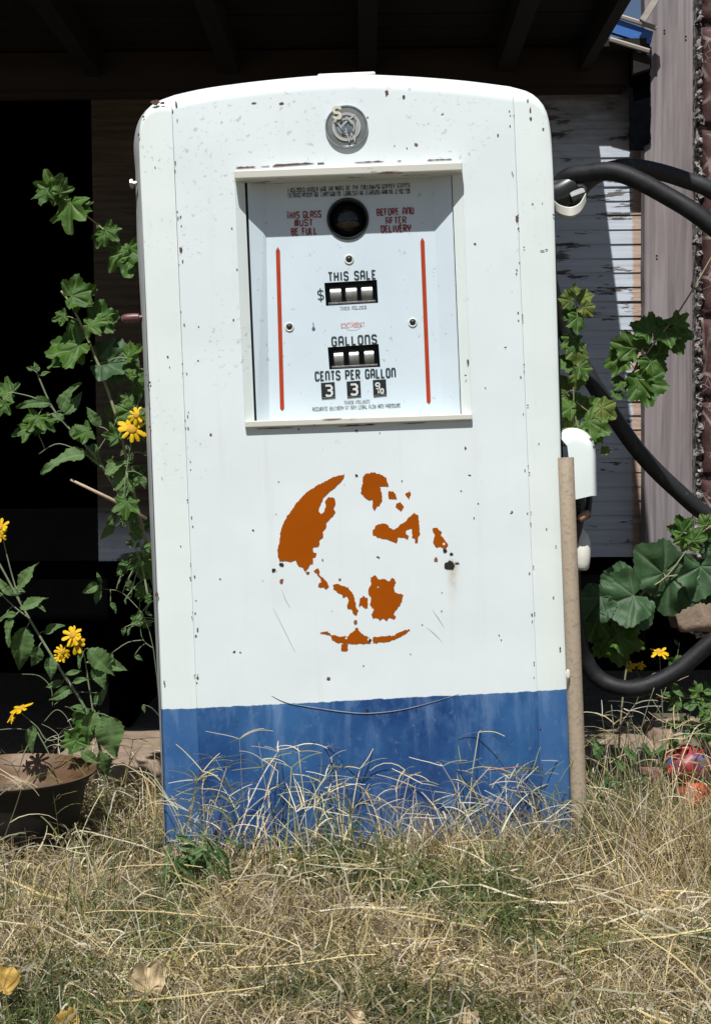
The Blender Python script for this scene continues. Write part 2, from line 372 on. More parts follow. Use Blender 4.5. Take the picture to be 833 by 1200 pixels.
# broken blue fascia end
mb = MB(); A = [H(at(*q, 3.285)) for q in ((714, 19), (765, 37), (762, 52), (711, 36))]
th = Vector((0.002, 0.030, 0.004)); mb.add(A + [a + th for a in A], [(0, 1, 2, 3), (7, 6, 5, 4), (0, 4, 5, 1), (1, 5, 6, 2), (2, 6, 7, 3), (3, 7, 4, 0)])
fa = mb.build('blue_fascia_end', M['blueboard'], house)
mb = MB()
for q in (((716, 16), (769, 33)), ((714, 46), (760, 60))):
    a, b = H(at(*q[0], 3.28)), H(at(*q[1], 3.28)); mb.tube([a, b], 0.0055, 6)
mb.tube([H(at(703, 40, 3.30)), H(at(738, -10, 3.30))], 0.012, 4)
mb.tube([H(at(752, 25, 3.26)), H(at(770, -4, 3.26))], 0.010, 4)
mb.build('splintered_trim', M['greywood'], house)
mb = MB(); A = [H(at(*q, 3.29)) for q in ((740, 30), (761, 48), (761, 80), (742, 86))]
B_ = [a + Vector((0, 0.035, 0.0)) for a in A]; mb.add(A + B_, [(0, 1, 2, 3), (7, 6, 5, 4), (0, 4, 5, 1), (1, 5, 6, 2), (2, 6, 7, 3), (3, 7, 4, 0)])
mb.build('broken_soffit', M['rafter'], house)
mb = MB(); mb.box((xr + 0.006, -0.067, zc - 0.012), (0.146, 0.10, 0.016), jit=.002); mb.build('soffit_board', M['rafter'], house)  # added board, sized so its shadow darkens the upper siding
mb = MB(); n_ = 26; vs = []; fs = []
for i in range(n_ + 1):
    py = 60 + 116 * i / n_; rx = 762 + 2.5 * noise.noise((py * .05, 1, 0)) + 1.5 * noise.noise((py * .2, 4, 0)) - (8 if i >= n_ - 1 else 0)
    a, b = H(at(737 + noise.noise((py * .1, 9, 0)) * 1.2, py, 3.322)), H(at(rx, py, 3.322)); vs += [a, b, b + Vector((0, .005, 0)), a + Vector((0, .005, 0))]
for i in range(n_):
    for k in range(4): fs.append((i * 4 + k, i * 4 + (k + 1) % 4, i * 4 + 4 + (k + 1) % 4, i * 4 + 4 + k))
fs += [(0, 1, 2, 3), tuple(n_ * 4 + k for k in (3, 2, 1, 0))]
mb.add(vs, fs); mb.build('torn_tar_paper', M['tar'], house)  # flat near-black strip with a jagged edge between siding and post

# wide weathered post beside the siding
post = empty('corner_post', (at(786, 600, 3.33).x, 3.33, 0), 'wide weathered grey pink plank post between white siding and dark red masonry', 'post')
mb = MB(); nz_ = 46; vs = []; fs = []
for i in range(nz_ + 1):
    py = -60 + (650 + 60) * i / nz_
    a = at(754.5 + noise.noise((0, py * .03, 3)) * 1.2, py, 3.33); b = at(816 + noise.noise((7, py * .03, 3)) * 1.0, py, 3.33)
    off = Vector((post.location.x, 3.33, 0)); a = a - off; b = b - off
    vs += [a, a + (b - a) * 0.5 + Vector((0, -0.002, 0)), b, b + Vector((0, 0.045, 0)), a + Vector((0, 0.045, 0))]
for i in range(nz_):
    a = i * 5
    for k in range(5): fs.append((a + k, a + (k + 1) % 5, a + 5 + (k + 1) % 5, a + 5 + k))
fs += [(0, 1, 2, 3, 4), tuple(nz_ * 5 + k for k in (4, 3, 2, 1, 0))]
mb.add(vs, fs); pm = mb.build('plank', M['post'], post); bevel(pm, 0.003)
mb = MB()
for q in ((778, 36), (803, 43), (769, 300)):
    p = at(*q, 3.325) - post.location; mb.lathe([(0.0001, 0.0016), (0.002, 0.001), (0.0026, 0.0)], Matrix.Translation(p) @ Matrix.Rotation(R(-90), 4, 'X'), 8)
mb.build('nail_heads', M['hole'], post)

# red painted masonry with rubble joint
t = NT('dark_red_masonry'); n = t.noise(30, 5, 0.65)
ve = t.vor(13, 'DISTANCE_TO_EDGE', t.mapv((1, 1, 0.75))); ve2 = t.vor(55, 'DISTANCE_TO_EDGE')
nn = t.noise(14, 3, 0.5)
crk = t.math('MAXIMUM', t.math('MULTIPLY', t.ramp(ve.outputs['Distance'], 0.05, 0.02), t.ramp(nn, 0.40, 0.55)), t.math('MULTIPLY', t.ramp(ve2.outputs['Distance'], 0.06, 0.02), t.ramp(nn, 0.52, 0.6)))
M['redstone'] = t.fin(t.mix(crk, t.mix(t.ramp(n, 0.3, 0.7), (0.048, 0.018, 0.017), (0.080, 0.034, 0.031)), (0.27, 0.20, 0.195)), 0.8, 0, t.math('ADD', n, t.math('MULTIPLY', crk, .4)), 0.6, 0.004)
t = NT('rubble_mortar'); n = t.noise(55, 5, 0.7)
M['mortar'] = t.fin(t.mix(t.ramp(n, 0.42, 0.58), (0.03, 0.027, 0.027), (0.42, 0.38, 0.36)), 0.9, 0, n, 0.9, 0.008)
mas = empty('masonry_wall', (at(860, 600, 3.27).x, 3.27, 0), 'dark red painted stone wall with crumbling pale mortar at right edge', 'wall')
mb = MB(); rows = [-75, 30, 150, 262, 372, 470, 560, 660, 745]
for r in range(len(rows) - 1):
    ya, yb = rows[r] + 2, rows[r + 1] - 2
    ny, nx = 16, 12; vs = []; fs = []
    for i in range(ny + 1):
        for k in range(nx + 1):
            py = ya + (yb - ya) * i / ny; px = 821.5 + (935 - 821.5) * k / nx
            if k == 0: px += noise.noise((py * 0.11, r, 0)) * 3.5
            if i in (0, ny): py += noise.noise((px * 0.09, r * 3 + i, 5)) * 3.5
            e = min(i, ny - i, k * 1.3) / 3.0
            d = 0.018 * max(0, 1 - e) ** 2 + noise.noise((px * .05, py * .05, r)) * 0.006
            vs.append(at(px, py, 3.262 + d) - mas.location)
    for i in range(ny):
        for k in range(nx):
            a = i * (nx + 1) + k; fs.append((a, a + 1, a + nx + 2, a + nx + 1))
    mb.add(vs, fs)
ob = mb.build('painted_stones', M['redstone'], mas, True)
ob.modifiers.new('thick', 'SOLIDIFY').thickness = 0.03
mb = MB()
for i in range(300):
    py = random.uniform(-75, 745); px = random.uniform(815.5, 821.5) if random.random() < .75 else random.uniform(829, 930)
    if px > 829: py = random.choice(rows) + random.uniform(-3, 3)
    p = at(px, py, 3.275 + random.uniform(0, 0.012)) - mas.location; r = random.uniform(0.002, 0.0055)
    rot = Matrix.Rotation(random.uniform(0, 6), 3, Vector((random.random(), random.random(), random.random() + .1)).normalized())
    mb.box(p, (r * 2, r * 2, r * random.uniform(1.4, 3)), rot, r * 0.5)
q0, q1 = at(814.5, 745, 3.29) - mas.location, at(960, -80, 3.29) - mas.location
mb.box(((q0.x + q1.x) / 2, 0.06, (q0.z + q1.z) / 2), (q1.x - q0.x, 0.08, q1.z - q0.z))
mb.build('mortar_rubble', M['mortar'], mas)

# ------------------------------------------------------------------ ground
t = NT('dry_dirt'); n = t.noise(5, 6, 0.65); n2 = t.noise(70, 5, 0.7)
M['dirt'] = t.fin(t.mix(t.ramp(n2, 0.35, 0.7), t.mix(t.ramp(n, 0.3, 0.7), (0.06, 0.045, 0.028), (0.10, 0.075, 0.05)), (0.16, 0.125, 0.085)), 0.95, 0, n2, 0.8, 0.01)
mb = MB()
xs = sorted(set([-400, -60, -10, -4] + list(np.round(np.linspace(-2.2, 2.2, 80), 4)) + [4, 10, 60, 400]))
ys = sorted(set([-400, -60, -10, -2] + list(np.round(np.linspace(0.8, 4.6, 76), 4)) + [6, 10, 60, 400]))
def gz(x, y):
    if abs(x) > 2.3 or y < 0.8 or y > 4.6: return 0.0
    return noise.noise((x * 3, y * 3, 0)) * 0.010 + noise.noise((x * 11, y * 11, 2)) * 0.004
vs = [(x, y, gz(x, y)) for y in ys for x in xs]; fs = []
for j in range(len(ys) - 1):
    for i in range(len(xs) - 1):
        a = j * len(xs) + i; fs.append((a, a + 1, a + len(xs) + 1, a + len(xs)))
mb.add(vs, fs); tag(mb.build('ground', M['dirt'], None, True), kind='structure')

# flat stones behind the grass, lit by the sun
t = NT('tan_sandstone'); n = t.noise(24, 5, 0.65); n2 = t.noise(4, 3)
M['stone'] = t.fin(t.mix(t.ramp(n, 0.35, 0.7), t.mix(t.ramp(n2, .4, .6), (0.27, 0.20, 0.135), (0.33, 0.24, 0.175)), (0.17, 0.125, 0.09)), 0.9, 0, n, 0.8, 0.006)
def rock(name, c, dims, label, cat='stone', seed=0, mat='stone', grp='flat stones along the house'):
    bm = bmesh.new(); bmesh.ops.create_cube(bm, size=1)
    bmesh.ops.subdivide_edges(bm, edges=bm.edges, cuts=7, use_grid_fill=True)
    for v in bm.verts:
        p = v.co.copy(); q = p.normalized() * 0.62
        p = p.lerp(q, 0.30)
        p += Vector((noise.noise((p.x * 3 + seed, p.y * 3, p.z * 3)), noise.noise((p.x * 3, p.y * 3 + seed, 4 + p.z)), noise.noise((p.x * 3 + 9, p.y * 3, p.z * 3 + seed)))) * 0.10
        p += Vector((noise.noise((p.x * 9 + seed, p.y * 9, p.z * 9)), 0, noise.noise((p.x * 9 + 9, p.y * 9, p.z * 9 + seed)))) * 0.03
        v.co = Vector((p.x * dims[0], p.y * dims[1], p.z * dims[2]))
    me = bpy.data.meshes.new(name); bm.to_mesh(me); bm.free(); me.materials.append(M[mat]); me.shade_smooth()
    o = bpy.data.objects.new(name, me); COL.objects.link(o); o.location = c
    return tag(o, label, cat, grp)
p = at(150, 915, 2.95); rock('flat_stone', (p.x, 2.93, 0.025), (0.26, 0.34, 0.075), 'wide tan stone slab behind the grass between pot and pump', seed=1)
p = at(728, 905, 2.9); rock('flat_stone', (p.x, 2.90, 0.02), (0.24, 0.34, 0.10), 'wide tan stone slab just right of the tan pipe', seed=5)
p = at(753, 882, 3.0); rock('flat_stone', (p.x + .05, 2.92, 0.065), (0.11, 0.14, 0.075), 'rounded pinkish stone between stone slab and red scrap', seed=9)
p = at(800, 905, 2.9); rock('flat_stone', (p.x + .09, 3.0, 0.03), (0.18, 0.26, 0.08), 'flat tan stone partly behind the red scrap', seed=14)
p = at(812, 716, 3.17); rock('masonry_footing', (p.x + .03, 3.20, p.z + .005), (0.14, 0.09, 0.10), 'pale pinkish block under the weathered post, behind big leaves', 'block', seed=21, mat='stone', grp=None)

# ------------------------------------------------------------------ the pump
pump = empty('gasoline_pump', PUMP_LOC, 'old white gasoline pump with blue base and flaked orange disc, leaning in dry grass', 'gas pump', rot=(0, LEAN, 0))
def resample(pts, n):
    P = [Vector((*p, 0)) for p in pts]; d = [0]
    for a, b in zip(P, P[1:]): d.append(d[-1] + (b - a).length)
    out = []; j = 0
    for k in range(n):
        s = d[-1] * k / (n - 1)
        while j < len(P) - 2 and d[j + 1] < s: j += 1
        f = (s - d[j]) / max(1e-9, d[j + 1] - d[j]); q = P[j].lerp(P[j + 1], min(max(f, 0), 1)); out.append((q.x, q.y))
    return out
def cat2(pts, n=6):
    return [(p.x, p.y) for p in smooth_path([(a, b, 0) for a, b in pts], n)]
Lcorner_in = resample(cat2([(165.5, 200), (163.4, 170), (163.6, 150), (167.5, 137), (175.5, 125.8), (187, 118.6), (204, 112.7)]), 16)
Lcorner_out = resample(cat2([(159, 200), (157, 171), (159.8, 150), (165.6, 136), (175, 125.2), (187, 118.3), (204, 112.4)]), 16)
Ttop = resample(cat2([(204, 112.7), (241, 104.6), (291, 97.6), (341.7, 92.2), (375, 89.6), (412, 88.2), (447, 89), (493.6, 91.5), (545.5, 95.9), (598, 102.6)]), 41)
Rcorner = resample(cat2([(598, 102.6), (618, 108), (631, 117), (639.5, 130), (644, 148), (646.2, 171), (648, 210)]), 16)
RT = 0.032
def rt_at(px):          # roll radius along the top
    if px < 204: return 0.007 + (RT - 0.007) * max(0, (px - 166) / 38) ** 1.0
    if px > 598: return 0.007 + (RT - 0.007) * max(0, (644 - px) / 46)
    return RT
angs = [0, 12, 24, 36, 48, 60, 72, 82, 90]
GAP = 0.55
def strip(T, B0, B1, left, name):
    n = len(T); vs = []; rows = None
    for k in range(n):
        u = k / (n - 1); px, py = T[k]
        if (left and k == n - 1): px -= GAP / 2
        if (not left and k == 0): px += GAP / 2
        rr = rt_at(px)
        T3 = L(px, py, rr)
        bx = B0[0] + (B1[0] - B0[0]) * u; by = B0[1] + (B1[1] - B0[1]) * u
        B3 = L(bx, by, 0)
        a = T[max(k - 1, 0)]; b = T[min(k + 1, n - 1)]; tl = math.hypot(b[0] - a[0], b[1] - a[1]); co = max(0.15, abs(b[0] - a[0]) / tl)
        w_ = (L(B1[0], B1[1]) - L(B0[0], B0[1])).length
        ds = (u if left else 1 - u) * w_
        col = []
        dz = T3.z - B3.z
        for an in angs:
            d = rr * (1 - math.cos(R(an))) / co; f = d / dz
            col.append((T3.x + (B3.x - T3.x) * f, rr * (1 - math.sin(R(an))), T3.z - d))
        for f in (0.15, .3, .5, .7, .85, 1.0):
            q = T3.lerp(B3, f); col.append((q.x, 0, q.z))
        Rs = 0.006; e = 0 if ds >= Rs else Rs - math.sqrt(max(0, Rs * Rs - (Rs - ds) ** 2))
        col = [(c[0], max(c[1], e), c[2]) for c in col]
        # turn the strip back a little towards the outer edge
        col = [(c[0], c[1] + 0.0035 * (max(0, 1 - ds / w_)) ** 2, c[2]) for c in col]
        vs.append(col)
    m = len(vs[0]); mb = MB(); fs = []
    for k in range(n - 1):
        for i in range(m - 1): fs.append((k * m + i, (k + 1) * m + i, (k + 1) * m + i + 1, k * m + i + 1))
    allv = [v for c in vs for v in c]
    kk = n - 1 if left else 0     # lip along the seam
    b = len(allv); allv += [(v[0], v[1] + 0.010, v[2]) for v in vs[kk]]
    for i in range(m - 1): fs.append((kk * m + i, b + i, b + i + 1, kk * m + i + 1))
    mb.add(allv, fs); o = mb.build(name, M['paint_strip'], pump, True, 40)
    return vs
def dense(T, nn, left):
    base = resample(T, nn)
    return base
SL = strip(Lcorner_in, (195, 1014), (238.5, 1013), True, 'corner_panel')
SR = strip(Rcorner, (636.5, 994), (671, 993), False, 'corner_panel')

# centre panel with opening
OP = {'tl': (275, 207), 'tr': (541, 195), 'bl': (287.5, 499), 'br': (552.5, 488)}
ua, ub = 0.182, 0.853
us = sorted(set([i / 40 for i in range(41)] + [ua, ub]))
us = [u for u in us if abs(u - ua) < 1e-9 or abs(u - ub) < 1e-9 or (abs(u - ua) > 0.012 and abs(u - ub) > 0.012)]
def lerp2(a, b, f): return (a[0] + (b[0] - a[0]) * f, a[1] + (b[1] - a[1]) * f)
def rowpt(E0, A, B, E1, u):
    if u <= ua: return lerp2(E0, A, u / ua)
    if u <= ub: return lerp2(A, B, (u - ua) / (ub - ua))
    return lerp2(B, E1, (u - ub) / (1 - ub))
seamL = lambda y: 204.3 + GAP / 2 + (238.5 - 204.3) * (y - 112.7) / (1013 - 112.7)
seamR = lambda y: 598 - GAP / 2 + (636.5 - 598) * (y - 102.6) / (994 - 102.6)
PR0 = -0.0015
SEAM_L = (L(204.3 + GAP / 2, 112.7, RT), L(238.5 + GAP / 2, 1013)); SEAM_R = (L(598 - GAP / 2, 102.6, RT), L(636.5 - GAP / 2, 994))
cols = []
nT = len(Ttop)
for u in us:
    f = u * (nT - 1); i = min(int(f), nT - 2); tp = lerp2(Ttop[i], Ttop[i + 1], f - i)
    if u == 0: tp = (tp[0] + GAP / 2, tp[1])
    if u == 1: tp = (tp[0] - GAP / 2, tp[1])
    T3 = L(tp[0], tp[1], RT)
    r1 = rowpt((seamL(212), 212), OP['tl'], OP['tr'], (seamR(192), 192), u)
    r2 = rowpt((seamL(503), 503), OP['bl'], OP['br'], (seamR(485), 485), u)
    r3 = lerp2((238.5 + GAP / 2, 1013), (636.5 - GAP / 2, 994), u)
    r1, r2, r3 = L(*r1), L(*r2), L(*r3)
    SLn = ((SEAM_L[0], SEAM_L[1]), (SEAM_R[0], SEAM_R[1]))
    def onseam(sm, z): f = (z - sm[0].z) / (sm[1].z - sm[0].z); return sm[0].x + (sm[1].x - sm[0].x) * f
    for q, y0, y1, row in ((r1, 212, 192, 1), (r2, 503, 485, 2)):
        dl = onseam(SLn[0], q.z) - L(seamL(y0), y0).x; dr = onseam(SLn[1], q.z) - L(seamR(y1), y1).x
        if u < ua: q.x += dl * (1 - u / ua)
        elif u > ub: q.x += dr * (u - ub) / (1 - ub)
    col = []
    for an in angs:
        d = RT * (1 - math.cos(R(an))); f = d / (T3.z - r1.z)
        col.append((T3.x + (r1.x - T3.x) * f, RT * (1 - math.sin(R(an))) + PR0, T3.z - d))
    for f in (0.6, 0.8): q = Vector((col[8][0], 0, col[8][2])).lerp(r1, f); col.append((q.x, PR0, q.z))
    col.append((r1.x, PR0, r1.z)); i1 = len(col) - 1
    for f in (.25, .5, .75): q = r1.lerp(r2, f); col.append((q.x, PR0, q.z))
    col.append((r2.x, PR0, r2.z)); i2 = len(col) - 1
    for f in (.2, .4, .6, .8, 1): q = r2.lerp(r3, f); col.append((q.x, PR0, q.z))
    cols.append(col)
m = len(cols[0]); fs = []
for k in range(len(us) - 1):
    for i in range(m - 1):
        if ua - 1e-6 <= us[k] and us[k + 1] <= ub + 1e-6 and i1 <= i < i2: continue
        fs.append((k * m + i, (k + 1) * m + i, (k + 1) * m + i + 1, k * m + i + 1))
allv = [v for c in cols for v in c]
for kk in (0, len(us) - 1):
    b = len(allv); allv += [(v[0], v[1] + 0.012, v[2]) for v in cols[kk]]
    for i in range(m - 1): fs.append((kk * m + i, b + i, b + i + 1, kk * m + i + 1))
mb = MB(); mb.add(allv, fs); front = mb.build('front_panel', M['paint'], pump, True, 40)

# shell behind: sliver at left, sides and top
ring = [L(195, 1014, 0.008), L(189, 832, .008).lerp(L(189, 832, .008), 1), L(180.4, 600, 0.008), L(171.8, 380, .008)]
def shell():
    A = []; B = []
    for (pi_, po) in (((195, 1014), (193.5, 1014)), ((188.6, 832), (186.5, 832)), ((180, 600), (175.5, 600)), ((172, 390), (167, 390)), ((168, 280), (160.8, 280))):
        A.append(L(*pi_, 0.010)); B.append(L(*po, 0.032))
    for k in range(len(Lcorner_in)):
        A.append(L(*Lcorner_in[k], rt_at(Lcorner_in[k][0]) + 0.001)); B.append(L(Lcorner_out[k][0], Lcorner_out[k][1] + 0.6, 0.036))
    for k in range(1, len(Ttop)): A.append(L(Ttop[k][0], Ttop[k][1] + 0.4, RT)); B.append(L(Ttop[k][0], Ttop[k][1] + 0.9, RT + 0.012))
    for k in range(1, len(Rcorner)): A.append(L(Rcorner[k][0] - .4, Rcorner[k][1] + .4, rt_at(Rcorner[k][0]) + 0.002)); B.append(L(Rcorner[k][0] - .6, Rcorner[k][1] + .8, 0.036))
    for q in ((653, 330), (658, 560), (664, 808), (670.5, 993)): A.append(L(q[0] - .5, q[1], 0.010)); B.append(L(q[0] - .8, q[1], 0.032))
    C = [Vector((b.x * 0.985 + 0.0, 0.40, b.z)) for b in B]
    n = len(A); mb = MB()
    for Rg in (A, B, C): mb.v += [tuple(p) for p in Rg]
    for r in range(2):
        for k in range(n - 1):
            mb.f.append((r * n + k, r * n + k + 1, (r + 1) * n + k + 1, (r + 1) * n + k)); mb.mi.append(0)
    mb.f.append(tuple(2 * n + k for k in range(n))); mb.mi.append(0)
    # dark bulkhead right behind the panels so the seams read dark
    return mb.build('body_shell', M['paint_side'], pump, True, 45)
shell()
mb = MB(); a = L(200, 1000, .07); b = L(660, 130, .07)
mb.box(((a.x + b.x) / 2, 0.12, (a.z + b.z) / 2), (b.x - a.x - .03, 0.012, b.z - a.z - 0.02)); mb.build('bulkhead', M['black'], pump)
# low plate on the crown
mb = MB(); a = L(372, 90, .035); b = L(440, 89, .035)
mb.box(((a.x + b.x) / 2, 0.10, a.z + 0.0005), (b.x - a.x, 0.14, 0.007)); bevel(mb.build('crown_plate', M['cream'], pump, True, 40), 0.003)

# dial recess: frame funnel
def quad_ring(pts, d): return [L(*p, d) for p in pts]
D1, D2 = 0.008, 0.027
f0 = [OP['tl'], OP['tr'], OP['br'], OP['bl']]
f1 = [(286.5, 207), (529, 196), (540.5, 487), (298.5, 497.5)]
f2 = [(289.5, 207.5), (528, 196.5), (539.5, 486.5), (301.2, 496.8)]
f3 = [(311, 208), (506.5, 199), (517.5, 485.5), (316, 493.5)]
def funnel(name, rings, mat):
    mb = MB(); n = len(rings)
    for r in rings: mb.v += [tuple(p) for p in r]
    for i in range(n - 1):
        for k in range(4): mb.f.append((i * 4 + k, i * 4 + (k + 1) % 4, (i + 1) * 4 + (k + 1) % 4, (i + 1) * 4 + k)); mb.mi.append(0)
    return mb.build(name, mat, pump)
frame = funnel('dial_frame', [quad_ring(f0, PR0), quad_ring(f1, D1)], M['paint_strip'])
funnel('gasket', [quad_ring(f1, D1), quad_ring(f1, D1 + .012), quad_ring(f2, D1 + .012), quad_ring(f2, D1 + 0.004)], M['gasket'])
pan = funnel('dial_pan', [quad_ring(f2, D1 + .003), quad_ring(f3, D2)], M['dial'])
# hood shelf and sill
mb = MB()
def pbox(mb, tl, tr, br, bl, d0, d1):
    A = [L(*p, d0) for p in (tl, tr, br, bl)]; B = [Vector((a.x, d1, a.z)) for a in A]
    mb.add(A + B, [(0, 1, 2, 3), (7, 6, 5, 4), (0, 4, 5, 1), (1, 5, 6, 2), (2, 6, 7, 3), (3, 7, 4, 0)])
pbox(mb, (274.5, 199.5), (541.5, 189.5), (541.5, 199.8), (274.5, 209.8), -0.0225, 0.034)
bevel(mb.build('hood_shelf', M['ledge'], pump), 0.002)
mb = MB(); pbox(mb, (287, 493.5), (553, 485), (553, 491.8), (287, 501.2), -0.0095, 0.034)
bevel(mb.build('dial_sill', M['ledge'], pump), 0.0015)

# dial plate with holes
def fill(outer, holes, name, mat, parent, y):
    bm = bmesh.new(); edges = []
    for loop in [outer] + holes:
        vs = [bm.verts.new((p[0], y, p[1])) for p in loop]
        for a, b in zip(vs, vs[1:] + vs[:1]): edges.append(bm.edges.new((a, b)))
    bmesh.ops.triangle_fill(bm, use_beauty=True, use_dissolve=False, edges=edges, normal=(0, -1, 0))
    me = bpy.data.meshes.new(name); bm.to_mesh(me); bm.free(); me.materials.append(mat)
    o = bpy.data.objects.new(name, me); COL.objects.link(o); o.parent = parent
    return o
def xz(px, py, d=D2): q = L(px, py, d); return (q.x, q.z)
eye = L(407.5, 256.5, D2); er = 23.5 / 1200 * 1.65 * 1.01
eye_loop = [(eye.x + er * math.cos(a), eye.z + er * math.sin(a)) for a in np.linspace(0, 2 * math.pi, 49)[:-1]]
W1 = [(380, 331.5), (441.5, 328), (443, 355), (382, 358.5)]
W2 = [(384, 407), (443.5, 403), (445.5, 430), (386, 433)]
PW = [[(376, 448.8), (392, 447.6), (393, 466.3), (377, 467.6)], [(406, 447.2), (422, 446), (423, 464.8), (407, 466.2)], [(436.6, 445.4), (452, 444.3), (453, 463.4), (437.6, 465)]]
plate = fill([xz(*p) for p in f3], [eye_loop] + [[xz(*p) for p in w_] for w_ in (W1, W2)], 'dial_plate', M['dial'], pump, D2)
# sight glass
mb = MB(); Me = Matrix.Translation((eye.x, D2, eye.z)) @ Matrix.Rotation(R(90), 4, 'X')
mb.lathe([(er * 1.04, -0.001), (er * 1.04, 0.0025), (er * 0.96, 0.003), (er * 0.90, 0.001), (er * .88, -0.03)], Me, 40)
mb.build('sight_glass_bezel', M['black'], plate, True, 50)
mb = MB(); prof = [(er * 0.89 * math.sin(a), -0.026 + 0.022 * math.cos(a)) for a in np.linspace(0.001, 1.55, 12)]
mb.lathe(prof, Me, 40); mb.build('sight_glass', M['glass'], plate, True)
mb = MB(); mb.lathe([(0.001, -0.012), (er * .5, -0.0125), (er * .62, -0.016)], Me @ Matrix.Translation((0, -er * .22, 0.0085)) @ Matrix.Scale(0.42, 4, (0, 1, 0)), 24)
mb.build('sight_glass_float', M['amber'], plate, True)
# drums
def window(Wq, names, bright):
    A = [L(*p, D2) for p in Wq]; mb = MB(); dep = D2 + 0.022
    mb.v += [tuple(a) for a in A] + [(a.x, dep, a.z) for a in A]
    for k in range(4): mb.f.append((k, (k + 1) % 4, 4 + (k + 1) % 4, 4 + k)); mb.mi.append(0)
    mb.f.append((4, 5, 6, 7)); mb.mi.append(0)
    mb.build('counter_window', M['gasket'], plate)
    # thin bright lower lip
    q3, q2 = A[3], A[2]; mb = MB()
    mb.tube([q3 + Vector((0.004, 0.006, 0.0035)), q2 + Vector((-0.004, 0.006, 0.0035))], 0.0022, 6); mb.build('counter_lip', M['chrome'], plate)
    rd = 0.0145
    for i, f in enumerate((0.20, 0.50, 0.80)):
        c = A[0].lerp(A[1], f).lerp(A[3].lerp(A[2], f), 0.52); ax = (A[1] - A[0]).normalized()
        mb = MB(); hw = 0.0098 if bright else 0.0085
        pts = [c + Vector((0, rd + 0.002, 0)) + ax * (hw * s) for s in (-1, -.86, .86, 1)]
        mb.tube(pts, [rd * .86, rd, rd, rd * .86], 20); mb.build('counter_drum', M['drum'], plate, True, 40)
window(W1, 0, True); window(W2, 0, False)
for w_ in PW:
    mb = MB(); pbox(mb, *w_, D2 - 0.0012, D2 + 0.004); mb.build('price_card', M['black'], plate)

